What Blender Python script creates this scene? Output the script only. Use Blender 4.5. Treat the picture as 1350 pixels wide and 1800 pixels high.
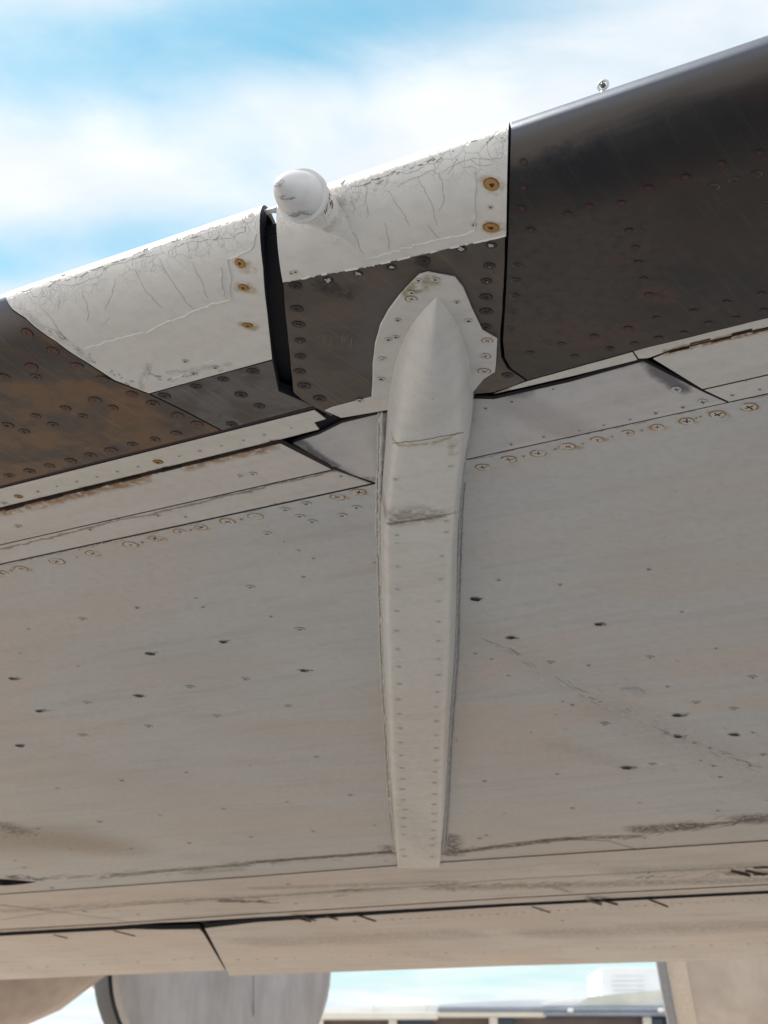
import bpy, bmesh, math, random
from mathutils import Vector, Matrix
from mathutils.bvhtree import BVHTree
random.seed(7)
R = math.radians
scene = bpy.context.scene
for o in list(bpy.data.objects): bpy.data.objects.remove(o)
C = scene.collection

# ------------------------------------------------------------------ camera
IMG_W, IMG_H, FPX = 1350.0, 1800.0, 3000.0
PITCH = math.atan((1950.0 - 900.0) / FPX)
CAM = Vector((0, 0, 1.5))
cam_d = bpy.data.cameras.new('camera')
cam_d.sensor_fit = 'HORIZONTAL'; cam_d.sensor_width = 36.0
cam_d.lens = FPX / IMG_W * 36.0
cam_d.clip_start = 0.05; cam_d.clip_end = 3000
cam_d.dof.use_dof = True; cam_d.dof.focus_distance = 2.05; cam_d.dof.aperture_fstop = 20
cam = bpy.data.objects.new('camera', cam_d); C.objects.link(cam)
cam.location = CAM
cam.rotation_euler = (R(90) + PITCH, 0, 0)
scene.camera = cam
AX = Vector((1, 0, 0)); AF = Vector((0, math.cos(PITCH), math.sin(PITCH))); AD = Vector((0, math.sin(PITCH), -math.cos(PITCH)))
def cw(x, y, z): return AX * x + AD * y + AF * z
def ray(px, py): return cw(px - 675.0, py - 900.0, FPX)

# ------------------------------------------------------------------ light and sky
SUN_EL, SUN_AZ = R(56), R(-48)          # azimuth from +Y (away from the viewer), negative = to the left
sun_dir = Vector((math.sin(SUN_AZ) * math.cos(SUN_EL), math.cos(SUN_AZ) * math.cos(SUN_EL), math.sin(SUN_EL)))
world = bpy.data.worlds.new('World'); scene.world = world; world.use_nodes = True
wt = world.node_tree; wt.nodes.clear()
def wn(t, **k):
    n = wt.nodes.new(t)
    for a, b in k.items(): setattr(n, a, b)
    return n
wl = wt.links.new
sky = wn('ShaderNodeTexSky', sky_type='NISHITA', sun_disc=False)
sky.sun_elevation = SUN_EL; sky.sun_rotation = SUN_AZ
sky.altitude = 100; sky.air_density = 1.0; sky.dust_density = 0.6; sky.ozone_density = 1.6
tcd = wn('ShaderNodeTexCoord')
def vdot(vec):
    n = wn('ShaderNodeVectorMath', operation='DOT_PRODUCT'); n.inputs[1].default_value = vec
    wl(tcd.outputs['Generated'], n.inputs[0]); return n.outputs['Value']
def wm(op, a, b=None, clamp=False):
    n = wn('ShaderNodeMath', operation=op, use_clamp=clamp)
    for i, v in enumerate((a, b)):
        if v is None: continue
        if isinstance(v, (int, float)): n.inputs[i].default_value = v
        else: wl(v, n.inputs[i])
    return n.outputs[0]
# cloud sheet at a height above the ground: direction projected on a plane
z_ = wm('ADD', wm('MAXIMUM', vdot((0, 0, 1)), 0.0), 0.12)
cx_ = wm('DIVIDE', vdot((1, 0, 0)), z_); cy_ = wm('DIVIDE', vdot((0, 1, 0)), z_)
comb = wn('ShaderNodeCombineXYZ'); wl(cx_, comb.inputs[0]); wl(cy_, comb.inputs[1])
no1 = wn('ShaderNodeTexNoise'); no1.inputs['Scale'].default_value = 1.9; no1.inputs['Detail'].default_value = 7; no1.inputs['Roughness'].default_value = 0.52; no1.inputs['Distortion'].default_value = 0.25
wl(comb.outputs[0], no1.inputs['Vector'])
# the two clear gaps between clouds, placed in the sky as directions (elongated lobes)
def lobe(px, py, ang, la, lb):
    d = ray(px, py).normalized()
    r = AX; u = d.cross(r).normalized() * -1
    ca, sa = math.cos(ang), math.sin(ang)
    a = (r * ca + u * sa); b = (u * ca - r * sa)
    x = wm('DIVIDE', vdot(a), la / FPX); y = wm('DIVIDE', wm('SUBTRACT', vdot(b), b.dot(d)), lb / FPX)
    x = wm('SUBTRACT', x, a.dot(d) / (la / FPX))
    q = wm('ADD', wm('MULTIPLY', x, x), wm('MULTIPLY', y, y))
    return wm('POWER', 2.718, wm('MULTIPLY', q, -1.0))
no3 = wn('ShaderNodeTexNoise'); no3.inputs['Scale'].default_value = 5.5; no3.inputs['Detail'].default_value = 9; no3.inputs['Roughness'].default_value = 0.58; no3.inputs['Distortion'].default_value = 0.5
sm = wn('ShaderNodeMapping'); sm.inputs['Scale'].default_value = (0.75, 0.9, 1); sm.inputs['Rotation'].default_value = (0, 0, R(-18)); wl(comb.outputs[0], sm.inputs['Vector']); wl(sm.outputs[0], no3.inputs['Vector'])
cover = wm('ADD', wm('ADD', no1.outputs['Fac'], wm('MULTIPLY', wm('SUBTRACT', no3.outputs['Fac'], 0.5), 0.58)), 0.19)
for (px, py, an, la, lb, k) in ((250, 60, R(9), 620, 125, 0.37), (60, 450, R(12), 330, 62, 0.36), (760, 20, R(6), 300, 80, 0.20), (720, 1700, 0, 900, 60, 0.30)):
    cover = wm('SUBTRACT', cover, wm('MULTIPLY', lobe(px, py, an, la, lb), k))
mr = wn('ShaderNodeMapRange', interpolation_type='SMOOTHSTEP'); mr.inputs['To Min'].default_value = 0.05; mr.inputs['From Min'].default_value = 0.12; mr.inputs['From Max'].default_value = 0.80
wl(cover, mr.inputs['Value'])
no2 = wn('ShaderNodeTexNoise'); no2.inputs['Scale'].default_value = 3.1; no2.inputs['Detail'].default_value = 5
wl(comb.outputs[0], no2.inputs['Vector'])
crr = wn('ShaderNodeValToRGB'); crr.color_ramp.elements[0].position = 0.3; crr.color_ramp.elements[1].position = 0.62
crr.color_ramp.elements[0].color = (0.88, 0.93, 0.98, 1); crr.color_ramp.elements[1].color = (1.12, 1.12, 1.13, 1)
wl(no2.outputs['Fac'], crr.inputs['Fac'])
SKY_S = 0.10
tint = wn('ShaderNodeMix', data_type='RGBA', blend_type='MULTIPLY'); tint.inputs['Factor'].default_value = 1
tint.inputs['B'].default_value = (1.15, 2.05, 1.75, 1)
wl(sky.outputs[0], tint.inputs['A'])
cl = wn('ShaderNodeVectorMath', operation='SCALE'); cl.inputs['Scale'].default_value = 1.0 / SKY_S
wl(crr.outputs[0], cl.inputs[0])
mx = wn('ShaderNodeMix', data_type='RGBA'); wl(mr.outputs[0], mx.inputs['Factor']); wl(tint.outputs['Result'], mx.inputs['A']); wl(cl.outputs[0], mx.inputs['B'])
hz_ = wn('ShaderNodeMapRange', interpolation_type='SMOOTHSTEP'); hz_.inputs['From Min'].default_value = 0.30; hz_.inputs['From Max'].default_value = 0.0; hz_.inputs['To Max'].default_value = 0.9
wl(vdot((0, 0, 1)), hz_.inputs['Value'])
mh = wn('ShaderNodeMix', data_type='RGBA'); wl(hz_.outputs[0], mh.inputs['Factor']); wl(tint.outputs['Result'], mh.inputs['A']); mh.inputs['B'].default_value = (6.4, 8.3, 8.7, 1)
wl(mh.outputs['Result'], mx.inputs['A'])
bg = wn('ShaderNodeBackground'); bg.inputs['Strength'].default_value = SKY_S
wo = wn('ShaderNodeOutputWorld')
wl(mx.outputs['Result'], bg.inputs['Color']); wl(bg.outputs[0], wo.inputs[0])

sl = bpy.data.lights.new('sun', 'SUN'); sl.energy = 4.2; sl.angle = R(0.5); sl.color = (1.0, 0.95, 0.87)
so = bpy.data.objects.new('sun', sl); C.objects.link(so)
so.rotation_euler = sun_dir.to_track_quat('Z', 'Y').to_euler(); so.location = sun_dir * 50
scene.view_settings.view_transform = 'Standard'; scene.view_settings.look = 'None'
scene.view_settings.exposure = 0.0; scene.view_settings.gamma = 1.0; scene.view_settings.use_curve_mapping = False
scene.cycles.max_bounces = 8; scene.cycles.diffuse_bounces = 5

# ------------------------------------------------------------------ the wing's own frame: s along the leading edge, v aft, w up
H = 1.0
sdir = cw(4515, -920, -3000).normalized()
c_ = cw(52, 1250, 3000).normalized()
wdir = sdir.cross(c_).normalized()
if wdir.z < 0: wdir = -wdir
vdir = wdir.cross(sdir).normalized()
if vdir.dot(AF) < 0: vdir = -vdir
def plane_pt(px, py, w=0.0):
    r = ray(px, py); return CAM + r * ((H + w) / r.dot(wdir))
ORG = plane_pt(675, 700)
WM = Matrix(((sdir.x, vdir.x, wdir.x, ORG.x), (sdir.y, vdir.y, wdir.y, ORG.y), (sdir.z, vdir.z, wdir.z, ORG.z), (0, 0, 0, 1)))
WI = WM.inverted()
CL = WI @ CAM                                    # the eye in wing coordinates
def lray(px, py): return (WI.to_3x3() @ ray(px, py)).normalized()
def flat(px, py, w=0.0):
    p = WI @ plane_pt(px, py, w); return Vector((p.x, p.y, w))
# section of the nose: lower quarter ellipse, upper quarter ellipse, then the flat underside
NA, NB, UA, UB = 0.115, 0.046, 0.38, 0.085
def nose_profile(v0):
    pts = []
    for i in range(0, 41):
        f = math.pi / 2 * (1 - i / 40.0)
        pts.append((v0 - NA + UA * (1 - math.cos(f)), NB + UB * math.sin(f)))
    for i in range(1, 31):
        f = math.pi / 2 * i / 30.0
        pts.append((v0 - NA * math.cos(f), NB - NB * math.sin(f)))
    return pts
# fit v0 so that the silhouette lies on the photographed leading edge line
lr = lray(1350, 62); slope = math.atan2(lr.z, lr.y)
def sil(v0): return max(math.atan2(w - CL.z, v - CL.y) for v, w in nose_profile(v0))
a_, b_ = CL.y + 0.3, CL.y + 8
for _ in range(60):
    m_ = (a_ + b_) / 2
    if sil(m_) > slope: a_ = m_
    else: b_ = m_
V0 = (a_ + b_) / 2
prof = nose_profile(V0)
tt = [0.0]
for i in range(len(prof) - 1, 0, -1):
    tt.append(tt[-1] - math.hypot(prof[i][0] - prof[i - 1][0], prof[i][1] - prof[i - 1][1]))
prof_r = prof[::-1]                              # from t = 0 towards the top
T_TOP = tt[-1]
def prof_at(t):
    """(v, w), outward normal (v, w) at arc length t"""
    if t >= 0: return (V0 + t, 0.0), (0.0, -1.0)
    t = max(t, T_TOP)
    for i in range(len(tt) - 1):
        if tt[i + 1] <= t + 1e-9:
            k = (tt[i] - t) / max(1e-9, tt[i] - tt[i + 1])
            def nn(j):
                j0, j1 = max(0, j - 1), min(len(prof_r) - 1, j + 1)
                dv, dw = prof_r[j1][0] - prof_r[j0][0], prof_r[j1][1] - prof_r[j0][1]
                L = math.hypot(dv, dw); return (dw / L, -dv / L)
            A, B = prof_r[i], prof_r[i + 1]
            n0, n1 = nn(i), nn(i + 1)
            if i == 0: n0 = (0.0, -1.0)
            n = (-(n0[0] + (n1[0] - n0[0]) * k), -(n0[1] + (n1[1] - n0[1]) * k))
            n = (-abs(n[0]) if n[0] > 0 and False else n[0], n[1])
            return (A[0] + (B[0] - A[0]) * k, A[1] + (B[1] - A[1]) * k), n
    return prof_r[-1], (0, 1)
# make the normals point outwards (away from the section's inside)
def prof_pt(t):
    (v, w), n = prof_at(t)
    if t >= 0: return v, w, 0.0, -1.0
    cv, cw_ = V0 + 0.12, NB + 0.01
    if (v - cv) * n[0] + (w - cw_) * n[1] < 0: n = (-n[0], -n[1])
    L = math.hypot(*n); return v, w, n[0] / L, n[1] / L
def surf(s, t, off=0.0):
    """a point of the wing surface; off > 0 goes into the wing"""
    v, w, nv, nw = prof_pt(t); return Vector((s, v - nv * off, w - nw * off))
T_SIL = min(zip(tt, prof_r), key=lambda q: -math.atan2(q[1][1] - CL.z, q[1][0] - CL.y))[0]
def st(px, py, off=0.0):
    """pixel -> (s, t) on the surface (t = tangent point when the ray misses)"""
    d = lray(px, py)
    best = None
    # flat part
    if abs(d.z) > 1e-9:
        k = (off - CL.z) / d.z; p = CL + d * k
        if k > 0 and p.y >= V0: return p.x, p.y - V0
    for i in range(len(tt) - 1):
        A, B = prof_r[i], prof_r[i + 1]
        ea = (A[0] - CL.y) * d.z - (A[1] - CL.z) * d.y
        eb = (B[0] - CL.y) * d.z - (B[1] - CL.z) * d.y
        if ea * eb <= 0:
            f = ea / (ea - eb) if ea != eb else 0
            v = A[0] + (B[0] - A[0]) * f
            k = (v - CL.y) / d.y
            if best is None or k < best[0]: best = (k, CL.x + d.x * k, tt[i] + (tt[i + 1] - tt[i]) * f)
    if best: return best[1], best[2]
    v, w, _, _ = prof_pt(T_SIL); k = (v - CL.y) / d.y
    return CL.x + d.x * k, T_SIL
S_L = min(st(0, y)[0] for y in (520, 900, 1300, 1720)) - 1.2
S_R = max(st(1350, y)[0] for y in (70, 600, 1200, 1690)) + 1.2

# ------------------------------------------------------------------ materials
def new_mat(name):
    m = bpy.data.materials.new(name); m.use_nodes = True
    return m, m.node_tree, m.node_tree.nodes['Principled BSDF']
class NB_:
    def __init__(s, nt): s.nt = nt
    def n(s, t, **k):
        q = s.nt.nodes.new(t)
        for a, b in k.items(): setattr(q, a, b)
        return q
    def l(s, a, b): s.nt.links.new(a, b)
    def math(s, op, a, b=None, clamp=False):
        q = s.n('ShaderNodeMath', operation=op, use_clamp=clamp)
        for i, v in enumerate((a, b)):
            if v is None: continue
            if isinstance(v, (int, float)): q.inputs[i].default_value = v
            else: s.l(v, q.inputs[i])
        return q.outputs[0]
    def noise(s, vec, scale, detail=4, rough=0.55, dist=0.0):
        q = s.n('ShaderNodeTexNoise'); q.inputs['Scale'].default_value = scale; q.inputs['Detail'].default_value = detail
        q.inputs['Roughness'].default_value = rough; q.inputs['Distortion'].default_value = dist
        s.l(vec, q.inputs['Vector']); return q
    def mapv(s, vec, sc=(1, 1, 1), rot=(0, 0, 0), loc=(0, 0, 0)):
        q = s.n('ShaderNodeMapping'); q.inputs['Scale'].default_value = sc; q.inputs['Rotation'].default_value = rot; q.inputs['Location'].default_value = loc
        s.l(vec, q.inputs['Vector']); return q.outputs[0]
    def ramp(s, v, a, b):
        q = s.n('ShaderNodeMapRange', interpolation_type='SMOOTHSTEP'); q.inputs['From Min'].default_value = a; q.inputs['From Max'].default_value = b
        s.l(v, q.inputs['Value']); return q.outputs[0]
    def mix(s, f, a, b, mode='MIX'):
        q = s.n('ShaderNodeMix', data_type='RGBA', blend_type=mode)
        if isinstance(f, (int, float)): q.inputs['Factor'].default_value = f
        else: s.l(f, q.inputs['Factor'])
        for k, v in (('A', a), ('B', b)):
            if isinstance(v, tuple): q.inputs[k].default_value = v if len(v) == 4 else (*v, 1)
            else: s.l(v, q.inputs[k])
        return q.outputs['Result']
def seg_mask(b, P, A, B, r0, r1):
    """1 near the segment A-B (wing s, v), 0 beyond r1"""
    A3, B3 = Vector((A[0], A[1], 0)), Vector((B[0], B[1], 0)); ba = B3 - A3; L2 = max(ba.length_squared, 1e-9)
    pa = b.n('ShaderNodeVectorMath', operation='SUBTRACT'); b.l(P, pa.inputs[0]); pa.inputs[1].default_value = A3
    dt = b.n('ShaderNodeVectorMath', operation='DOT_PRODUCT'); b.l(pa.outputs[0], dt.inputs[0]); dt.inputs[1].default_value = ba / L2
    h = b.math('MULTIPLY', dt.outputs['Value'], 1.0, clamp=True)
    sc = b.n('ShaderNodeVectorMath', operation='SCALE'); sc.inputs[0].default_value = ba; b.l(h, sc.inputs['Scale'])
    df = b.n('ShaderNodeVectorMath', operation='SUBTRACT'); b.l(pa.outputs[0], df.inputs[0]); b.l(sc.outputs[0], df.inputs[1])
    ln = b.n('ShaderNodeVectorMath', operation='LENGTH'); b.l(df.outputs[0], ln.inputs[0])
    return b.ramp(ln.outputs['Value'], r1, r0)
def sv(px, py, w=0.0):
    p = flat(px, py, w); return (p.x, p.y)
def svn(px, py):
    q = st(px, py); p = surf(*q); return (p.x, p.y)
def painted(name, base, stains=(), warm=0.0, grime=0.35, rough=0.5, bump=0.05, streak=True, fine=900, metal=0.0, spots=0.0, patch=None, patch_scale=5.0, crackle=None, spec=0.4, edge=None, blotch=None):
    """paint or metal with grain, streaks along the span, soft mottling and hand-placed stains"""
    m, nt, p = new_mat(name); b = NB_(nt)
    tc = b.n('ShaderNodeTexCoord'); P = tc.outputs['Object']
    n1 = b.noise(P, 2.3, 6, 0.6); n2 = b.noise(b.mapv(P, (1.6, 14, 1), (0, 0, R(-9))), 1.6, 7, 0.62, 0.4); n3 = b.noise(P, 55, 5, 0.6)
    col = b.mix(b.math('MULTIPLY', b.ramp(n1.outputs['Fac'], 0.35, 0.72), grime), base, tuple(c * k for c, k in zip(base, (0.74, 0.72, 0.70))))
    if streak:
        col = b.mix(b.math('MULTIPLY', b.ramp(n2.outputs['Fac'], 0.46, 0.72), grime), col, tuple(c * k for c, k in zip(base, (0.66, 0.60, 0.55))))
    if warm:
        n5 = b.noise(b.mapv(P, (1, 2.4, 1), (0, 0, R(14))), 1.1, 5, 0.55, 0.6)
        col = b.mix(b.math('MULTIPLY', b.ramp(n5.outputs['Fac'], 0.42, 0.66), warm), col, tuple(c * k for c, k in zip(base, (1.04, 0.90, 0.81))))
    if patch:
        n6 = b.noise(P, patch_scale, 5, 0.55, 0.5)
        col = b.mix(b.ramp(n6.outputs['Fac'], 0.44, 0.62), col, patch)
    col = b.mix(b.math('MULTIPLY', b.ramp(n3.outputs['Fac'], 0.40, 0.70), 0.16), col, tuple(c * 0.55 for c in base))
    if blotch:
        for bc, bs, lo, hi, bk_ in blotch:
            q = b.noise(b.mapv(P, (1, 1.3, 1), (0, 0, R(20)), (bs, bs * 2, 0)), bs, 7, 0.66, 0.6)
            col = b.mix(b.math('MULTIPLY', b.ramp(q.outputs['Fac'], lo, hi), bk_), col, bc)
        q = b.noise(b.mapv(P, (180, 9, 1), (0, 0, R(12))), 1.0, 3)          # fine brushed wear
        col = b.mix(b.math('MULTIPLY', b.ramp(q.outputs['Fac'], 0.5, 0.8), 0.25), col, tuple(min(1, c * 2.2) for c in base))
    if spots:
        vo = b.n('ShaderNodeTexVoronoi'); vo.inputs['Scale'].default_value = 46; b.l(P, vo.inputs['Vector'])
        sp = b.math('MULTIPLY', b.ramp(vo.outputs['Distance'], 0.13, 0.07), b.ramp(n1.outputs['Fac'], 0.46, 0.60))
        col = b.mix(b.math('MULTIPLY', sp, spots), col, tuple(c * 0.45 for c in base))
    if stains:
        dn = b.noise(P, 26, 4, 0.65)
        off = b.n('ShaderNodeVectorMath', operation='SUBTRACT'); b.l(dn.outputs['Color'], off.inputs[0]); off.inputs[1].default_value = (0.5, 0.5, 0.5)
        sc = b.n('ShaderNodeVectorMath', operation='SCALE'); b.l(off.outputs[0], sc.inputs[0]); sc.inputs['Scale'].default_value = 0.030
        ad = b.n('ShaderNodeVectorMath', operation='ADD'); b.l(P, ad.inputs[0]); b.l(sc.outputs[0], ad.inputs[1])
        fl = b.n('ShaderNodeVectorMath', operation='MULTIPLY'); b.l(ad.outputs[0], fl.inputs[0]); fl.inputs[1].default_value = (1, 1, 0)
        bk = b.noise(P, 70, 4, 0.7)
        brk = b.ramp(bk.outputs['Fac'], 0.32, 0.58)
        for (A, B, r0, r1, c, k, broken) in stains:
            mk = b.math('MULTIPLY', seg_mask(b, fl.outputs[0], A, B, r0, r1), k)
            if broken: mk = b.math('MULTIPLY', mk, brk)
            col = b.mix(mk, col, c)
    hgt = b.math('MULTIPLY', b.noise(P, fine, 2).outputs['Fac'], 0.25)
    hgt = b.math('ADD', hgt, b.math('MULTIPLY', n3.outputs['Fac'], 0.5))
    n7 = b.noise(P, 7, 3)
    hgt = b.math('ADD', hgt, b.math('MULTIPLY', n7.outputs['Fac'], 2.0))
    if crackle:
        (v_a, v_b, scale) = crackle                 # crackled paint where v is between a (full) and b (none)
        sx = b.n('ShaderNodeSeparateXYZ'); b.l(P, sx.inputs[0])
        ww = b.n('ShaderNodeVectorMath', operation='SCALE'); ww.inputs['Scale'].default_value = 0.02; b.l(b.noise(P, 40, 3).outputs['Color'], ww.inputs[0])
        wa = b.n('ShaderNodeVectorMath', operation='ADD'); b.l(P, wa.inputs[0]); b.l(ww.outputs[0], wa.inputs[1])
        mk = None
        for sc_, wd in ((scale, 0.030), (scale * 2.1, 0.034)):
            vo = b.n('ShaderNodeTexVoronoi', feature='DISTANCE_TO_EDGE'); vo.inputs['Scale'].default_value = sc_; b.l(wa.outputs[0], vo.inputs['Vector'])
            q = b.ramp(vo.outputs['Distance'], wd, wd * 0.25)
            area = b.math('MULTIPLY', b.ramp(sx.outputs['Y'], v_b, v_a), b.ramp(b.noise(P, 9 if mk is None else 14, 2).outputs['Fac'], 0.44, 0.54))
            q = b.math('MULTIPLY', q, area)
            mk = q if mk is None else b.math('MAXIMUM', mk, q)
        col = b.mix(b.math('MULTIPLY', mk, 0.42), col, (0.20, 0.19, 0.18))
        hgt = b.math('SUBTRACT', hgt, b.math('MULTIPLY', mk, 2.0))
    bp = b.n('ShaderNodeBump'); bp.inputs['Strength'].default_value = bump * 3; bp.inputs['Distance'].default_value = 0.002
    b.l(hgt, bp.inputs['Height']); b.l(bp.outputs[0], p.inputs['Normal'])
    if edge:                                        # highlight and bluish sky reflection painted in as a metallic nose band
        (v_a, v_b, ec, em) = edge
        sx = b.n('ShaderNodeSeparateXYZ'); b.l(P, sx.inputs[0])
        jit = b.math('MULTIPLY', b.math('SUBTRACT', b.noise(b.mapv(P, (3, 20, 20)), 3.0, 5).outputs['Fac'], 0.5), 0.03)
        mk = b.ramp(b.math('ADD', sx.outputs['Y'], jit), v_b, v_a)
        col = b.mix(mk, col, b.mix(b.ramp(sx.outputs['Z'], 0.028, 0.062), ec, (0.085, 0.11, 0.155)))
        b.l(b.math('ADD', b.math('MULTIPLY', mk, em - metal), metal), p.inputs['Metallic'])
    b.l(col, p.inputs['Base Color'])
    b.l(b.math('ADD', b.math('MULTIPLY', n3.outputs['Fac'], 0.2), rough - 0.1), p.inputs['Roughness'])
    if not edge: p.inputs['Metallic'].default_value = metal
    p.inputs['Specular IOR Level'].default_value = spec
    return m
def plain(name, base, rough=0.5, metal=0.0, var=0.25, scale=60):
    m, nt, p = new_mat(name); b = NB_(nt); tc = b.n('ShaderNodeTexCoord')
    q = b.noise(tc.outputs['Object'], scale, 4)
    b.l(b.mix(b.math('MULTIPLY', b.ramp(q.outputs['Fac'], 0.35, 0.7), var), base, tuple(c * 0.5 for c in base)), p.inputs['Base Color'])
    p.inputs['Roughness'].default_value = rough; p.inputs['Metallic'].default_value = metal
    return m
BLK = (0.035, 0.032, 0.035); SOOT = (0.085, 0.075, 0.095); RUST = (0.30, 0.155, 0.055); TAN = (0.30, 0.24, 0.16); DIRT = (0.16, 0.13, 0.10)
S = []
def stn(x0, y0, x1, y1, r0, r1, c, k, broken=True, w=0.0):
    if c == BLK: r0, r1, k = r0 * 1.5, r1 * 1.35, min(1, k * 1.3)
    S.append((sv(x0, y0, w), sv(x1, y1, w), r0, r1, c, k, broken))
# grime of the main skin: sealant lines, scrapes, the sooty smear on the right, the oily patch at far left
stn(835, 1110, 1080, 1250, .0, .09, (.46, .445, .43), .4); stn(1080, 1250, 1350, 1370, .0, .15, (.42, .40, .385), .45)
stn(980, 1310, 1090, 1345, .0, .07, (.36, .34, .32), .35)
stn(1130, 1458, 1215, 1452, .012, .05, BLK, .75); stn(1320, 1440, 1400, 1436, .014, .06, BLK, .7)
stn(800, 1498, 1000, 1474, .004, .022, BLK, .8); stn(1000, 1474, 1120, 1470, .004, .022, BLK, .65); stn(1220, 1452, 1330, 1442, .004, .02, BLK, .6)
stn(440, 1516, 690, 1498, .003, .02, BLK, .75); stn(200, 1538, 440, 1518, .003, .02, BLK, .55)
stn(-60, 1480, 120, 1475, .03, .32, (0.33, .27, .21), .5, False); stn(-20, 1465, 190, 1490, .0, .22, (.30, .25, .20), .5, True); stn(30, 1460, 5, 1450, .0, .06, BLK, .6)
stn(690, 1490, 700, 1500, .01, .04, BLK, .6); stn(782, 1470, 790, 1500, .012, .045, BLK, .75)
stn(330, 1535, 420, 1528, .006, .04, DIRT, .5)
stn(-60, 1008, 656, 850, .0, .003, (.2, .17, .16), .6, False); stn(820, 809, 1350, 692, .0, .003, (.2, .17, .16), .6, False)
for (x, y) in ((1317, 716), (1262, 728), (1207, 741), (1155, 750), (1049, 772), (998, 785), (272, 946), (230, 957), (630, 865), (595, 874), (353, 927), (38, 1000)):
    stn(x - 9, y, x + 14, y + 1, .001, .010, (.44, .25, .085), .8)
SKIN_STAINS = list(S); S.clear()
stn(20, 1555, 700, 1520, .0, .012, BLK, .2); stn(0, 1600, 700, 1560, .0, .05, DIRT, .55); stn(760, 1560, 1350, 1545, .006, .07, DIRT, .65); stn(0, 1640, 450, 1604, .0, .05, DIRT, .45); stn(450, 1560, 800, 1548, .0, .03, BLK, .35)
stn(390, 1582, 460, 1583, .004, .03, BLK, .8); stn(1100, 1530, 1350, 1520, .01, .10, DIRT, .4); stn(950, 1640, 1350, 1625, .02, .16, DIRT, .45); stn(450, 1655, 800, 1640, .03, .18, DIRT, .4)
stn(1290, 1533, 1330, 1532, .006, .04, BLK, .8); stn(600, 1564, 625, 1563, .005, .02, BLK, .6); stn(970, 1556, 1000, 1566, .003, .02, BLK, .5)
BAND_STAINS = list(S); S.clear()
stn(500, 777, 685, 722, .006, .022, SOOT, .9, False); stn(860, 700, 1120, 640, .008, .030, SOOT, .85, False); stn(1120, 640, 1200, 690, .004, .018, SOOT, .8, False)
stn(850, 695, 900, 700, .01, .035, SOOT, .7, False); stn(500, 780, 590, 825, .002, .010, SOOT, .6, False); stn(900, 720, 1060, 780, .01, .05, (.30, .25, .26), .3, False)
stn(650, 845, 668, 852, .004, .015, RUST, .8); stn(672, 735, 676, 780, .003, .012, DIRT, .5)
POCKET_STAINS = list(S); S.clear()
stn(-60, 914, 495, 776, .002, .011, RUST, .95, True); stn(0, 902, 250, 842, .004, .022, RUST, .9); stn(330, 822, 480, 784, .002, .016, RUST, .8); stn(0, 897, 495, 774, .0, .004, BLK, .75)
stn(1175, 619, 1350, 580, .002, .010, RUST, .95); stn(272, 811, 282, 812, .002, .010, RUST, .9); stn(25, 873, 45, 873, .004, .014, (.14, .09, .04), .95)
stn(1350, 577, 1260, 595, .0, .006, RUST, .5); stn(868, 690, 885, 686, .003, .014, RUST, .7); stn(-60, 979, 590, 827, .0005, .005, (.17, .14, .13), .8, False); stn(-60, 1008, 656, 850, .0, .003, (.2, .17, .16), .6, False); stn(585, 825, 650, 850, .0, .006, RUST, .5)
STRIP_STAINS = list(S); S.clear()
M_SKIN = painted('paint_underside', (0.60, 0.612, 0.618), SKIN_STAINS, warm=0.75, grime=0.34, spots=0.35, rough=0.55)
M_BAND = painted('paint_band', (0.67, 0.63, 0.60), BAND_STAINS, warm=0.45, grime=0.55, rough=0.55)
M_POCKET = painted('paint_pocket', (0.66, 0.64, 0.635), POCKET_STAINS, warm=0.2, grime=0.35)
M_STRIP = painted('paint_strip', (0.69, 0.67, 0.64), STRIP_STAINS, warm=0.3, grime=0.3)
M_LIP = painted('paint_lip', (0.72, 0.69, 0.635), STRIP_STAINS[:5] + STRIP_STAINS[-5:-2], warm=0.2, grime=0.25)
S.clear()
stn(690, 908, 745, 900, .010, .045, (.20, .165, .12), .75, True, -.046); stn(682, 920, 802, 901, .001, .006, DIRT, .9, True, -.046); stn(692, 779, 800, 764, .001, .007, (.30, .22, .12), .7, True, -.055); stn(797, 770, 799, 795, .003, .012, (.36, .25, .12), .5, True, -.053)
stn(690, 1400, 775, 1500, .02, .10, DIRT, .2); stn(715, 505, 760, 490, .004, .017, (.30, .23, .13), .85, True); stn(712, 512, 730, 500, .004, .012, (.25, .19, .11), .7)
FAIR_STAINS = list(S); S.clear()
M_FAIR = painted('paint_fairing', (0.68, 0.675, 0.655), FAIR_STAINS, warm=0.22, grime=0.25, rough=0.42, bump=0.07)
CAPST = []
for (x, y) in ((864, 324), (863, 400), (422, 463), (428, 505), (435, 572)):
    a = svn(x, y); c = svn(x + 10, y + 1)
    CAPST.append((a, c, .004, .014, (.42, .27, .11), .8, True))
for (a, c) in (((300, 655), (400, 640)), ((250, 680), (262, 640)), ((110, 590), (160, 632)), ((560, 320), (600, 325)), ((40, 545), (110, 600))):
    CAPST.append((svn(*a), svn(*c), .002, .008, (.44, .42, .39), .6, True))
M_CAP = painted('paint_white_cap', (0.77, 0.75, 0.715), CAPST, warm=0.12, grime=0.18, rough=0.45, crackle=(V0 - 0.116, V0 - 0.088, 60), bump=0.12)
M_BULLET = painted('paint_white_bullet', (0.72, 0.71, 0.70), [(svn(497, 372), svn(540, 384), .003, .012, (.34, .33, .32), .9, True), (svn(485, 350), svn(500, 345), .002, .009, (.34, .33, .32), .8, True), (svn(488, 325), svn(500, 312), .001, .006, (.30, .29, .28), .8, True)], grime=0.25, rough=0.42, streak=False, bump=0.12, crackle=None)
S.clear(); stn(565, 505, 615, 515, .003, .015, BLK, .9); stn(740, 460, 748, 466, .003, .010, BLK, .9); stn(700, 520, 655, 640, .012, .045, (.115, .115, .12), .85, False)
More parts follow.
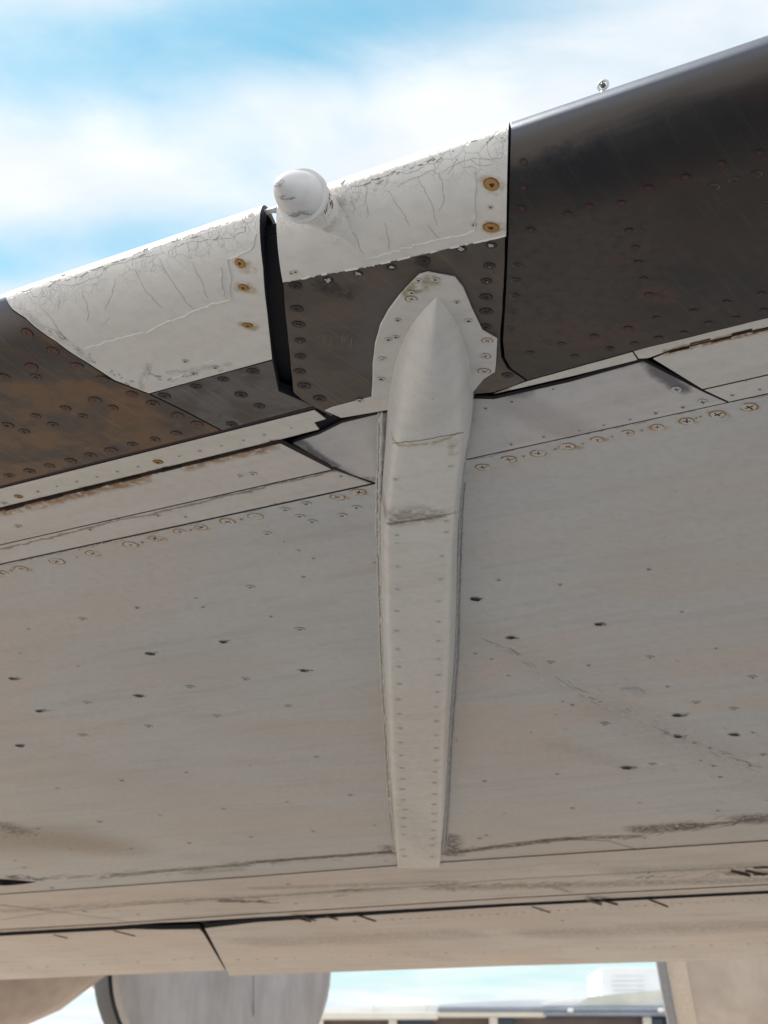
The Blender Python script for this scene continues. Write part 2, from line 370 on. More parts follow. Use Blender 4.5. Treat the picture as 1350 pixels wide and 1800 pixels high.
PLATE_STAINS = list(S); S.clear()
M_PLATE = painted('metal_grey_brown', (0.135, 0.112, 0.098), PLATE_STAINS, blotch=(((0.085, 0.075, 0.072), 6.0, .50, .62, .7), ((0.16, 0.12, 0.09), 9.0, .55, .68, .5)), grime=0.4, metal=0.35, rough=0.5, patch=(0.085, 0.075, 0.072), patch_scale=7, bump=0.05)
DKS = []
for (a, c, r0, r1, cc, k) in (((1000, 430), (960, 560), .03, .10, (.070, .063, .062), .7), ((1090, 400), (1060, 500), .03, .09, (.062, .057, .057), .6), ((930, 590), (1080, 590), .01, .06, (.095, .052, .040), .6), ((1150, 515), (1165, 520), .003, .03, (.13, .06, .035), .6), ((1080, 460), (1130, 430), .002, .02, (.10, .05, .04), .5), ((905, 260), (1000, 235), .0, .03, (.12, .10, .085), .7)):
    DKS.append((svn(*a), svn(*c), r0, r1, cc, k, True))
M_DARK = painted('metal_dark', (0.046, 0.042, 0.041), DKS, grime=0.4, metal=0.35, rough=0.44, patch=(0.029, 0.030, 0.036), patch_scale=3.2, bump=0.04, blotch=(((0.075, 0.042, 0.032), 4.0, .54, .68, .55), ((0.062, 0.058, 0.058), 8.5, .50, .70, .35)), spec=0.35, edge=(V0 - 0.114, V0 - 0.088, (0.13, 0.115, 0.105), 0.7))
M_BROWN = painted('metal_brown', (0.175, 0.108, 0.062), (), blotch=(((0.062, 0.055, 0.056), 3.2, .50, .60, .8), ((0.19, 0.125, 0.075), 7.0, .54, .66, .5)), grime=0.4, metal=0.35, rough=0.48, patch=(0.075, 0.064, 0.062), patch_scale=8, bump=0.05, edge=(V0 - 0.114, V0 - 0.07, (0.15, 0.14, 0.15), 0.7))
M_GREY = painted('metal_grey', (0.135, 0.135, 0.145), (), blotch=(((0.085, 0.072, 0.066), 9.0, .50, .60, .7), ((0.20, 0.20, 0.21), 14.0, .56, .66, .5)), grime=0.5, metal=0.35, rough=0.45, patch=(0.085, 0.075, 0.070), patch_scale=12, bump=0.05)
M_INNER = plain('inner_structure_paint', (0.018, 0.020, 0.028), 0.7)
M_SEAL = plain('red_sealant', (0.075, 0.035, 0.035), 0.6)
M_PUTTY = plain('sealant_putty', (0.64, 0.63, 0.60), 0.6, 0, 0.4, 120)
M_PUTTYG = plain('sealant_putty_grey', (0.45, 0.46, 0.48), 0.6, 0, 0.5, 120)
M_HOLE = plain('dark_recess', (0.012, 0.011, 0.012), 0.8)
M_RUST = plain('rusty_steel', (0.27, 0.13, 0.04), 0.8, 0.1, 0.7, 160)
M_RUSTD = plain('dark_rust', (0.085, 0.045, 0.02), 0.8, 0.1, 0.7, 160)
M_RED = plain('red_recess', (0.17, 0.028, 0.03), 0.6)
M_STEEL = plain('bright_steel', (0.60, 0.60, 0.62), 0.35, 0.6)
M_HEADD = plain('screw_head_dark', (0.042, 0.037, 0.037), 0.5, 0.4)
M_HEADB = plain('screw_head_brown', (0.105, 0.075, 0.056), 0.5, 0.4)
M_HEADP = plain('screw_head_painted', (0.64, 0.625, 0.60), 0.55)
M_HEADC = plain('screw_head_cream', (0.62, 0.59, 0.54), 0.55)
M_OCHRE = plain('ochre_stain', (0.46, 0.25, 0.07), 0.75, 0, 0.6, 200)
M_CRACK = plain('crack_dirt', (0.13, 0.12, 0.115), 0.8)  # dark dirt of scrape lines, sealant lines and panel seams
M_CHIPP = plain('scratch_bare', (0.26, 0.23, 0.21), 0.6)
M_HAIR = plain('hairline_crack', (0.33, 0.31, 0.29), 0.8)
M_FLAKE = plain('bare_flake', (0.20, 0.185, 0.17), 0.6)

# ------------------------------------------------------------------ object helpers
def link(name, me, parent=None, mats=()):
    o = bpy.data.objects.new(name, me); C.objects.link(o)
    for m in mats: me.materials.append(m)
    if parent is not None: o.parent = parent
    return o
def from_bm(name, bm, parent=None, mats=(), smooth=False, angle=None):
    bmesh.ops.recalc_face_normals(bm, faces=bm.faces)
    me = bpy.data.meshes.new(name); bm.to_mesh(me); bm.free()
    if smooth:
        for p in me.polygons: p.use_smooth = True
        if angle: me.set_sharp_from_angle(angle=R(angle))
    return link(name, me, parent, mats)
def tag(o, label, cat, group=None):
    o['label'] = label; o['category'] = cat
    if group: o['group'] = group
wing = bpy.data.objects.new('aircraft_wing', None); C.objects.link(wing)
wing.matrix_world = WM; wing.empty_display_size = 0.3
tag(wing, 'weathered grey underside of a swept aircraft wing with dark metal and white painted leading edge', 'aircraft wing')
BVH = {}
def register(o):
    me = o.data
    BVH[o.name] = BVHTree.FromPolygons([v.co.copy() for v in me.vertices], [tuple(p.vertices) for p in me.polygons])
def hit(objs, px, py):
    d = lray(px, py); best = None
    for o in objs:
        loc, nor, idx, dist = BVH[o.name].ray_cast(CL, d)
        if loc is not None and (best is None or dist < best[2]):
            if nor.dot(d) > 0: nor = -nor
            best = (loc, nor, dist, o)
    return best
def inset_poly(pts, d):
    n = len(pts); out = []
    for i in range(n):
        p0, p1, p2 = pts[i - 1], pts[i], pts[(i + 1) % n]
        e1 = Vector((p1[0] - p0[0], p1[1] - p0[1])).normalized(); e2 = Vector((p2[0] - p1[0], p2[1] - p1[1])).normalized()
        n1 = Vector((-e1.y, e1.x)); n2 = Vector((-e2.y, e2.x))
        k = 1 + n1.dot(n2)
        m = (n1 + n2) / max(k, 0.35)
        out.append((p1[0] + m.x * d, p1[1] + m.y * d))
    return out
def area2(p): return sum(p[i - 1][0] * p[i][1] - p[i][0] * p[i - 1][1] for i in range(len(p)))
DARKSIDE = (M_CAP, M_PLATE, M_DARK, M_BROWN, M_GREY, M_LIP, M_BAND)
M_SEAMSIDE = plain('seam_grime', (0.075, 0.062, 0.060), 0.8)
_cl = WI.to_3x3() @ c_; K_STR = 0.91 * _cl.x / _cl.y
def poly_st(spec, off=0.0):
    """corner specs: (x, y) pixel; (x, y, 'T') over the nose; ('L', y) / ('R', y) beyond the frame; ('L','T') corner over the nose"""
    out = []
    for q in spec:
        if q[0] in ('L', 'R'):
            s = S_L if q[0] == 'L' else S_R
            x = 0 if q[0] == 'L' else 1350
            out.append((s, T_TOP if q[1] == 'T' else st(x, q[1], off)[1]))
        elif q[0] == 'N':                         # a straight streamwise cut carried over the nose, 'up' or 'down'
            s0, t0 = st(q[1], q[2], off); v0_ = prof_pt(t0)[0]
            seq = [(s0, t0)] + [(s0 + K_STR * (prof_pt(t)[0] - v0_), t) for t in [k * -0.008 for k in range(0, 40)] if t < t0 - .004 and t > T_TOP + .01] + [(s0 + K_STR * (prof_pt(T_TOP)[0] - v0_), T_TOP)]
            out += seq if q[3] == 'up' else seq[::-1]
        elif len(q) == 3: out.append((st(q[0], q[1], off)[0], T_TOP))
        else: out.append(st(q[0], q[1], off))
    return out
def panel(name, spec, mat, gap=0.0009, thick=0.006, off=0.0, parent=None, wob=0.0, bevel=0.0006, is_st=False, side=True, ramp=None):
    pts = spec if is_st else poly_st(spec, off)
    if ramp is not None:                          # sloping floor: each corner at its own depth
        for _ in range(6):
            pts = [st(q[0], q[1], off * min(1.0, max(0.0, (ramp[1] - p[1]) / (ramp[1] - ramp[0])))) for q, p in zip(spec, pts)]
    if area2(pts) < 0: pts = pts[::-1]
    pts = inset_poly(pts, gap)
    if wob:                                      # uneven, hand-cut edges
        q = []
        for i in range(len(pts)):
            a, c = Vector(pts[i]), Vector(pts[(i + 1) % len(pts)]); L = (c - a).length
            k = max(1, min(60, int(L / 0.02)))
            nrm = Vector((-(c - a).y, (c - a).x)).normalized()
            for j in range(k):
                f = j / k; w_ = 0 if j == 0 else random.uniform(-wob, wob)
                x = a + (c - a) * f + nrm * w_; q.append((x.x, x.y))
        pts = q
    bm = bmesh.new()
    vs = [bm.verts.new((s, t, 0)) for s, t in pts]
    f = bm.faces.new(vs)
    if min(t for s, t in pts) < -1e-4:
        bmesh.ops.triangulate(bm, faces=[f], ngon_method='BEAUTY') if len(pts) > 8 else None
        cuts = [0.0]
        t = 0.0
        while t > T_TOP + 0.004:
            t -= 0.006 if t > -0.20 else 0.03
            cuts.append(t)
        for t in cuts:
            g = bm.verts[:] + bm.edges[:] + bm.faces[:]
            bmesh.ops.bisect_plane(bm, geom=g, dist=1e-6, plane_co=(0, t, 0), plane_no=(0, 1, 0))
    bmesh.ops.dissolve_degenerate(bm, dist=1e-6, edges=bm.edges)
    bm.normal_update()
    outer = {v: (v.co.x, v.co.y) for v in bm.verts}
    faces = [list(x.verts) for x in bm.faces]
    bnd = [(l.vert, l.link_loop_next.vert) for e in bm.edges if e.is_boundary for l in e.link_loops]
    inn = {}
    for v, (s, t) in outer.items():
        of = off if ramp is None else off * min(1.0, max(0.0, (ramp[1] - t) / (ramp[1] - ramp[0])))
        inn[v] = bm.verts.new(surf(s, t, of + thick)); v.co = surf(s, t, of)
    for fv in faces: bm.faces.new([inn[v] for v in reversed(fv)]).material_index = 1
    for a, c in bnd: bm.faces.new([a, inn[a], inn[c], c]).material_index = 1
    o = from_bm(name, bm, parent or wing, [mat, (M_INNER if mat in DARKSIDE else M_SEAMSIDE) if side else mat], smooth=True, angle=28)
    if bevel:
        md = o.modifiers.new('edge', 'BEVEL'); md.width = bevel; md.segments = 1; md.limit_method = 'ANGLE'; md.angle_limit = R(50)
    register(o); return o
# screws: head ring, cross recess; unit radius, +Z outwards
def screw_mesh(name, cross=0.62, arm=0.15, dome=0.10, ring=True, n=20, rw=1.17, seed=0, drop=0.35):
    bm = bmesh.new(); rnd = random.Random(seed)
    out = [bm.verts.new((math.cos(2 * math.pi * i / n), math.sin(2 * math.pi * i / n), dome)) for i in range(n)]
    a, c = arm, cross
    xs = [(c, -a), (c, a), (a, a), (a, c), (-a, c), (-a, a), (-c, a), (-c, -a), (-a, -a), (-a, -c), (a, -c), (a, -a)]
    fx = [rnd.uniform(.55, 1.15) for _ in range(4)]
    xs = [(x * (fx[0] if x > .3 else fx[1] if x < -.3 else 1) * rnd.uniform(.92, 1.08), y * (fx[2] if y > .3 else fx[3] if y < -.3 else 1) * rnd.uniform(.92, 1.08)) for x, y in xs]
    inn = [bm.verts.new((x, y, dome * 1.3)) for x, y in xs]
    eds = [bm.edges.new((out[i], out[(i + 1) % n])) for i in range(n)] + [bm.edges.new((inn[i], inn[(i + 1) % 12])) for i in range(12)]
    bmesh.ops.triangle_fill(bm, use_beauty=True, edges=eds)
    for f in bm.faces: f.material_index = 0
    low = [bm.verts.new((v.co.x * .8, v.co.y * .8, dome * 0.25)) for v in inn]
    for i in range(12):
        f = bm.faces.new([inn[i], inn[(i + 1) % 12], low[(i + 1) % 12], low[i]]); f.material_index = 1
    f = bm.faces.new(low); f.material_index = 1
    r1 = [bm.verts.new((v.co.x, v.co.y, 0.004)) for v in out]
    for i in range(n):
        f = bm.faces.new([out[i], r1[i], r1[(i + 1) % n], out[(i + 1) % n]]); f.material_index = 2
    if ring:
        k0 = rnd.randrange(n); nd = int(n * drop)
        wd = [1 + (rw - 1) * rnd.uniform(.55, 1.25) for _ in range(n)]
        r2 = [bm.verts.new((v.co.x * w_, v.co.y * w_, 0.006)) for v, w_ in zip(out, wd)]
        for i in range(n):
            f = bm.faces.new([r1[i], r2[i], r2[(i + 1) % n], r1[(i + 1) % n]]); f.material_index = 0 if (i - k0) % n < nd else 2
    bmesh.ops.recalc_face_normals(bm, faces=bm.faces)
    me = bpy.data.meshes.new(name); bm.to_mesh(me); bm.free(); return me
def screw_kind(name, mats, **k):
    out = []
    for sd in range(5):
        me = screw_mesh(name, seed=sd * 11 + len(name), **k)
        for m in mats: me.materials.append(m)
        out.append(me)
    return out
def pit_mesh(name, n=9, rim=True, seed=0):
    """an empty fastener hole: raised chipped rim and a dark sunk floor"""
    rnd = random.Random(seed); bm = bmesh.new()
    def ringv(r, z, j=0.0): return [bm.verts.new((r * (1 + rnd.uniform(-j, j)) * math.cos(2 * math.pi * i / n), r * (1 + rnd.uniform(-j, j)) * math.sin(2 * math.pi * i / n), z)) for i in range(n)]
    a, b2, c3 = ringv(1.05, 0.0, .25), ringv(0.85, 0.13, .25), ringv(0.62, 0.03, .55)
    for q, w_, mi in ((a, b2, 0), (b2, c3, 1)):
        for i in range(n):
            f = bm.faces.new([q[i], q[(i + 1) % n], w_[(i + 1) % n], w_[i]]); f.material_index = mi
    f = bm.faces.new(c3); f.material_index = 1
    bmesh.ops.recalc_face_normals(bm, faces=bm.faces)
    me = bpy.data.meshes.new(name); bm.to_mesh(me); bm.free(); return me
SK = {
 'red': screw_kind('screw_red', [M_HEADB, M_RED, M_HOLE], cross=.68, arm=.17, dome=.05),
 'redd': screw_kind('screw_red_dark', [M_HEADD, plain('bright_red_recess', (0.15, 0.022, 0.026), 0.6), M_HEADD], cross=.75, arm=.15, dome=.04),
 'black': screw_kind('screw_black', [M_HEADB, M_HOLE, M_HOLE], dome=.05),
 'dark': screw_kind('screw_dark', [M_HEADD, M_HOLE, M_HOLE], dome=.05),
 'olive': screw_kind('screw_olive', [M_HEADD, M_HEADD, plain('olive_ring', (0.16, 0.155, 0.10), 0.7)], dome=.04, drop=.5),
 'bright': screw_kind('screw_bright', [M_HEADD, M_STEEL, M_HOLE], cross=.75, arm=.26, dome=.04),
 'rust': screw_kind('screw_rusty', [M_HEADP, M_RUSTD, M_OCHRE], cross=.82, arm=.15, rw=1.30, dome=.03, drop=.2),
 'ochre': screw_kind('screw_ochre', [M_HEADP, M_RUST, M_OCHRE], cross=.70, arm=.12, rw=1.28, dome=.03, drop=.28),
 'rustcap': screw_kind('screw_cap_rusty', [M_OCHRE, M_RUSTD, M_RUST], cross=.4, arm=.2),
 'paint': screw_kind('screw_painted', [M_HEADP, M_FLAKE, M_FLAKE], ring=False, cross=.6, arm=.16, dome=.09),
 'cream': screw_kind('screw_cream', [M_HEADC, M_RUSTD, M_FLAKE], ring=False, cross=.6, arm=.18, dome=.09),
 'fair': screw_kind('screw_fairing', [plain('screw_head_filled', (0.64, 0.63, 0.61)), plain('filled_recess', (0.42, 0.40, 0.37), 0.6), plain('filled_groove', (0.50, 0.48, 0.45), 0.6)], ring=False, cross=.6, arm=.16, dome=.06),
 'tiny': screw_kind('screw_tiny', [M_HEADP, plain('tiny_recess', (0.07, 0.06, 0.055), 0.7), M_FLAKE], ring=False, cross=.75, arm=.22, dome=.05, n=10),
}
for k in range(3):
    me = pit_mesh('pit', seed=k); me.materials.append(M_FLAKE); me.materials.append(M_HOLE); SK['pit%d' % k] = [me]
SCREW_N = 0
def screws(kind, pts, rpx, targets, name='screw', jit=0.12, scale_y=1.0):
    """fasteners set flush into the surface that is really there"""
    global SCREW_N
    for (px, py) in pts:
        h = hit(targets, px, py)
        if h is None: continue
        loc, nor, dist, tgt = h
        kk = kind if kind != 'pit' else 'pit%d' % random.randrange(3)
        o = bpy.data.objects.new(name, random.choice(SK[kk])); C.objects.link(o); o.parent = tgt
        r = rpx / FPX * dist * (random.uniform(.5, 1.05) if kind == 'tiny' else random.uniform(1 - jit, 1 + jit))
        q = nor.to_track_quat('Z', 'Y'); rot = q.to_matrix().to_4x4() @ Matrix.Rotation(random.uniform(0, math.pi), 4, 'Z')
        o.matrix_local = Matrix.Translation(loc + nor * 0.0003) @ rot @ Matrix.Diagonal((r, r, r * scale_y, 1))
        SCREW_N += 1
def zp(lst, x0, y0, k): return [(x0 + x / k, y0 + y / k) for x, y in lst]
def tube(name, pts, rad, mat, parent, n=6, jitter=0.0):
    bm = bmesh.new(); rings = []
    for i, p in enumerate(pts):
        a = pts[max(0, i - 1)]; c = pts[min(len(pts) - 1, i + 1)]
        d = (c - a).normalized(); u = d.cross(Vector((0, 0, 1)))
        if u.length < 1e-4: u = d.cross(Vector((0, 1, 0)))
        u.normalize(); w_ = d.cross(u)
        r = (rad[i] if isinstance(rad, (list, tuple)) else rad) * (1 + random.uniform(-jitter, jitter))
        rings.append([bm.verts.new(p + u * r * math.cos(2 * math.pi * k / n) + w_ * r * math.sin(2 * math.pi * k / n)) for k in range(n)])
    for a, c in zip(rings, rings[1:]):
        for k in range(n): bm.faces.new([a[k], a[(k + 1) % n], c[(k + 1) % n], c[k]])
    bm.faces.new(rings[0]); bm.faces.new(rings[-1][::-1])
    return from_bm(name, bm, parent, [mat], smooth=True)
def ribbon_bm(bm, pts, nors, widths, lift=0.0006):
    """a thin strip lying on a surface"""
    prev = None
    for i, (p, nn) in enumerate(zip(pts, nors)):
        a = pts[max(0, i - 1)]; c = pts[min(len(pts) - 1, i + 1)]
        side = (c - a).cross(nn)
        if side.length < 1e-9: continue
        side.normalize(); w_ = widths[i]
        q = [bm.verts.new(p + side * w_ + nn * 0.0001), bm.verts.new(p + nn * lift), bm.verts.new(p - side * w_ + nn * 0.0001)]
        if prev:
            bm.faces.new([prev[0], q[0], q[1], prev[1]]); bm.faces.new([prev[1], q[1], q[2], prev[2]])
        prev = q
def crack_set(name, lines, targets, wpx, mat, parent, lift=0.0004, step=7, wander=2.0):
    bm = bmesh.new()
    for ln in lines:
        P, N = [], []
        for (x0, y0), (x1, y1) in zip(ln, ln[1:]):
            k = max(1, int(math.hypot(x1 - x0, y1 - y0) / step))
            for j in range(k + (1 if (x1, y1) == ln[-1] else 0)):
                f = j / k; h = hit(targets, x0 + (x1 - x0) * f + random.uniform(-wander, wander), y0 + (y1 - y0) * f + random.uniform(-wander, wander))
                if h: P.append(h[0]); N.append(h[1])
        if len(P) < 2: continue
        n = len(P); W = [wpx / FPX * (P[i] - CL).length * random.uniform(.6, 1.3) * (0.35 if i in (0, n - 1) else 1) for i in range(n)]
        ribbon_bm(bm, P, N, W, lift)
    o = from_bm(name, bm, parent, [mat]); o['kind'] = 'stuff'; return o

def dashes(path, n, spread, lmin, lmax):
    out = []
    for _ in range(n):
        k = random.randrange(len(path) - 1); f = random.random(); (xa, ya), (xb, yb) = path[k], path[k + 1]
        x = xa + (xb - xa) * f + random.gauss(0, spread); y = ya + (yb - ya) * f + random.gauss(0, spread * .35)
        L = random.uniform(lmin, lmax); a = math.atan2(yb - ya, xb - xa) + random.uniform(-.25, .1)
        out.append([(x, y), (x + L * math.cos(a), y + L * math.sin(a))])
    return out

# ------------------------------------------------------------------ the ground
def sheet(name, x0, x1, y0, y1, z, mat):
    bm = bmesh.new(); bm.faces.new([bm.verts.new(p) for p in ((x0, y0, z), (x1, y0, z), (x1, y1, z), (x0, y1, z))])
    o = from_bm(name, bm, None, [mat]); o['kind'] = 'structure'; return o
gm, gnt, gp = new_mat('apron_concrete'); gb = NB_(gnt); gtc = gb.n('ShaderNodeTexCoord')
g1 = gb.noise(gtc.outputs['Object'], 0.5, 8, 0.6); g2 = gb.noise(gtc.outputs['Object'], 14, 6)
gcol = gb.mix(gb.ramp(g1.outputs['Fac'], 0.35, 0.7), (0.56, 0.48, 0.40), (0.48, 0.415, 0.345))
gcol = gb.mix(gb.math('MULTIPLY', gb.ramp(g2.outputs['Fac'], 0.4, 0.7), 0.3), gcol, (0.20, 0.18, 0.16))
gnt.links.new(gcol, gp.inputs['Base Color']); gp.inputs['Roughness'].default_value = 0.9
sheet('ground', -900, 900, -600, 1500, 0.0, gm)
bm = bmesh.new()
bm.faces.new([bm.verts.new(p) for p in ((-200, -60, .004), (200, -60, .004), (200, 40, .004), (8, 7.5, .004), (1.2, 4.4, .004), (-5, 1.2, .004), (-200, -40, .004))])
tx = from_bm('added_dark_ground', bm, None, [plain('grey_ground_sheet', (0.27, 0.28, 0.295), 0.9, 0, 0.4, 3)]); tx['kind'] = 'structure'  # unseen darker sheet, added and cut diagonally to dim bounce light at right

# ------------------------------------------------------------------ wing skins and leading edge, part by part
T_FRONT = st(675, 640)[1]
def tline(px, py): return st(px, py)[1]
# inner structure: a dark box a little inside the skins, so that gaps show depth
T_TEL = tline(675, 1700)
panel('inner_structure', [(S_L, T_TOP), (S_R, T_TOP), (S_R, T_TEL * 0.985), (S_L, T_TEL * 0.985)], M_INNER, gap=0.003, thick=0.01, off=0.026, is_st=True, bevel=0)
# upper skin closes the wing from the nose back to the trailing edge
bm = bmesh.new()
(vt, wt_), _ = prof_at(T_TOP); TEv = V0 + T_TEL
up = [(vt - 0.002, wt_ - 0.004), (vt + .4, wt_ + .13), (vt + .9, wt_ + .24), (vt + 1.7, wt_ + .30), (vt + 2.6, wt_ + .27), (V0 + T_TEL * .75, .20), (V0 + T_TEL * .99, .012)]
rows = [[bm.verts.new((s, v, w)) for s in (S_L, S_R)] for v, w in up]
for a, c in zip(rows, rows[1:]): bm.faces.new([a[0], a[1], c[1], c[0]])
bmesh.ops.solidify(bm, geom=bm.faces[:], thickness=0.006)
from_bm('upper_skin', bm, wing, [M_STRIP], smooth=True, angle=40)

slat_brown = panel('slat_panel', [('L', 'T'), (14, 516, 'T'), (14, 516), (22, 545), (45, 560), (100, 602), (150, 636), (200, 670), (262, 693), (322, 722), (388, 757), ('L', 857)], M_BROWN, thick=0.016)
slat_brown['label'] = 'brown metal slat panel with red cross screws'
cap_left = panel('slat_cap', [(14, 514), (14, 514, 'T'), ('N', 463.5, 470, 'down'), (470, 545), (479, 632), (370, 662), (262, 692), (200, 668), (150, 634), (100, 600), (45, 558), (22, 543)], M_CAP, thick=0.012, off=-0.0012, gap=0.0004)
grey_piece = panel('slat_corner_panel', [(264, 693), (370, 663), (480, 633), (491, 688), (553, 714), (390, 757), (324, 722)], M_GREY, thick=0.016)
panel('seal_strip', [('L', 858), (390, 757), (553, 715), (558, 722), (390, 764), ('L', 866)], M_SEAL, thick=0.008, gap=0.0003, off=0.003)
lip_left = panel('slat_lip', [('L', 863), (390, 762), (553, 721), (574, 737), (553, 743), (562, 755), (497, 772), ('L', 896)], M_LIP, thick=0.018, gap=0.0004, off=0.0005)
strip_a = panel('access_strip', [('L', 900), (493, 779), (586, 826), ('L', 965)], M_STRIP, thick=0.008, gap=0.0018)
strip_b = panel('access_strip', [('L', 965), (588, 826), (656, 850), ('L', 993)], M_STRIP, thick=0.008, gap=0.0013)
pocket_l = panel('pocket_panel', [(512, 779), (560, 764), (600, 744), (690, 722), (690, 858), (660, 849), (590, 825)], M_POCKET, thick=0.006, off=0.018, gap=0.0006, ramp=(st(600, 744)[1], st(656, 850)[1]))
cap_mid = panel('slat_cap', [('N', 490, 450, 'up'), ('N', 890.5, 412, 'down'), (800, 432), (650, 466), (560, 482), (497, 496)], M_CAP, thick=0.012, off=-0.0012, gap=0.0004)
plate_mid = panel('track_plate', [(497, 498), (560, 484), (650, 468), (800, 434), (889, 414), (886, 510), (880, 600), (882, 628), (893, 648), (925, 669), (905, 678), (868, 690), (830, 694), (700, 696), (595, 717), (583, 733), (530, 703), (515, 690), (505, 590)], M_PLATE, thick=0.016, wob=0.0005)
lip_mid = panel('slat_lip', [(583, 716), (655, 697), (700, 684), (700, 718), (600, 735), (570, 722)], M_LIP, thick=0.018, gap=0.0002, off=-0.0008)
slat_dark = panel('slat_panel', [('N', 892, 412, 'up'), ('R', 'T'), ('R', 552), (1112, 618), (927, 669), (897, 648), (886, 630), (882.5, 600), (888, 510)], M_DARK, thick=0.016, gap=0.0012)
slat_dark['label'] = 'dark grey metal slat panel with a highlight painted along the leading edge'
lip_r1 = panel('slat_lip', [(868, 692), (925, 671), (1112, 619), (1121, 633), (1000, 663), (868, 693)], M_LIP, thick=0.018, gap=0.0003, off=-0.0006, wob=0.0004)
lip_r2 = panel('slat_lip', [(1113, 618), ('R', 553), ('R', 577), (1178, 616), (1140, 630), (1122, 631)], M_LIP, thick=0.018, gap=0.0003, off=0.0004, wob=0.0005)
strip_r1 = panel('access_strip', [(1146, 631), (1178, 618), ('R', 578), ('R', 656), (1234, 685)], M_STRIP, thick=0.008)
strip_r2 = panel('access_strip', [(1236, 686), ('R', 657), ('R', 691), (1281, 707)], M_STRIP, thick=0.008, gap=0.0008)
pocket_r = panel('pocket_panel', [(800, 700), (868, 702), (1000, 672), (1118, 639), (1131, 635), (1236, 689), (1279, 708), (800, 812)], M_POCKET, thick=0.006, off=0.015, gap=0.0006, ramp=(st(1000, 672)[1], st(1000, 770)[1]))
skin_l = panel('skin_panel', [('L', 993), (660, 851), (735, 838), (738, 1519), (450, 1541), (200, 1562), ('L', 1579)], M_SKIN, thick=0.008, gap=0.0013)
skin_r = panel('skin_panel', [(735, 828), (818, 809), (1281, 708), ('R', 692), ('R', 1479), (900, 1508), (738, 1519)], M_SKIN, thick=0.008, gap=0.0013)
band_1 = panel('rear_panel', [('L', 1579), (450, 1541), (738, 1519), (900, 1508), ('R', 1479), ('R', 1553), (900, 1578), (450, 1606), (200, 1623), ('L', 1638)], M_BAND, thick=0.008, gap=0.003, off=-0.0032)
band_2 = panel('rear_strip', [('L', 1639), (200, 1624), (450, 1607), (900, 1579), ('R', 1554), ('R', 1566), (900, 1588), (450, 1613), (337, 1620), (280, 1622), (200, 1628), ('L', 1645)], M_BAND, thick=0.008, gap=0.003, off=0.004)
flap_l = panel('flap', [('L', 1650), (233, 1633), (285, 1634), (352, 1633), (359, 1640), (398, 1706), ('L', 1727)], M_BAND, thick=0.02, gap=0.0045, off=-0.0045)
flap_r = panel('flap', [(358, 1632), (450, 1621), (900, 1593), ('R', 1569), ('R', 1686), (900, 1698), (590, 1709), (450, 1714), (402, 1716), (365, 1645)], M_BAND, thick=0.02, gap=0.0045, off=-0.0035)
UNDER = [skin_l, skin_r, band_1, band_2, flap_l, flap_r, pocket_l, pocket_r, strip_a, strip_b, strip_r1, strip_r2]
FRONT = [slat_brown, cap_left, grey_piece, lip_left, cap_mid, plate_mid, lip_mid, slat_dark, lip_r1, lip_r2]

# ------------------------------------------------------------------ track fairing: flange, head, neck, tail beam
flange_px = [(653, 706), (655, 640), (659, 605), (668, 572), (683, 545), (702, 520), (722, 498), (737, 484), (752, 480), (800, 489), (814, 507), (830, 545), (848, 582), (874, 597), (870, 655), (850, 668), (832, 690), (830, 700), (700, 715), (688, 700)]
flange = panel('fairing_flange', flange_px, M_FAIR, thick=0.0035, off=-0.0036, gap=0.0, wob=0.0004, bevel=0.0012, side=False)
#   row y, left seam, left top edge, right top edge, right seam, height, roundness (1 = ellipse, 0 = box)
ST = [(516, 764, 766, 770, 772, .002, 1), (524, 755, 763, 775, 781, .010, 1), (540, 741, 750, 783, 791, .019, 1), (560, 726, 738, 793, 802, .029, 1), (585, 712, 724, 803, 813, .040, 1), (612, 701, 712, 811, 822, .050, 1),
      (640, 693, 703, 816, 828, .058, .95), (670, 687, 697, 819, 832, .063, .85), (700, 683, 692, 819, 833, .064, .65), (730, 680, 690, 815, 830, .061, .4), (760, 678, 690, 811, 826, .057, .22), (778, 677, 689, 809, 823, .055, .15)]
ST2 = [(779, 677, 689, 808, 822, .0535, .14), (800, 675, 687, 806, 819, .052, .1), (850, 671, 681, 802, 812, .049, .06), (905, 668, 679, 798, 808, .046, .05)]
ST3 = [(906, 668, 680, 797, 807, .0445, .04), (960, 668, 680, 795, 805, .043, .03), (1050, 670, 682, 791, 804, .041, .03), (1150, 673, 686, 788, 801, .038, .03), (1250, 678, 689, 782, 793, .034, .03), (1340, 683, 692, 778, 788, .028, .03), (1430, 690, 696, 775, 783, .020, .03), (1490, 695, 699, 772, 778, .013, .03), (1521, 698, 701, 770, 774, .008, .03)]
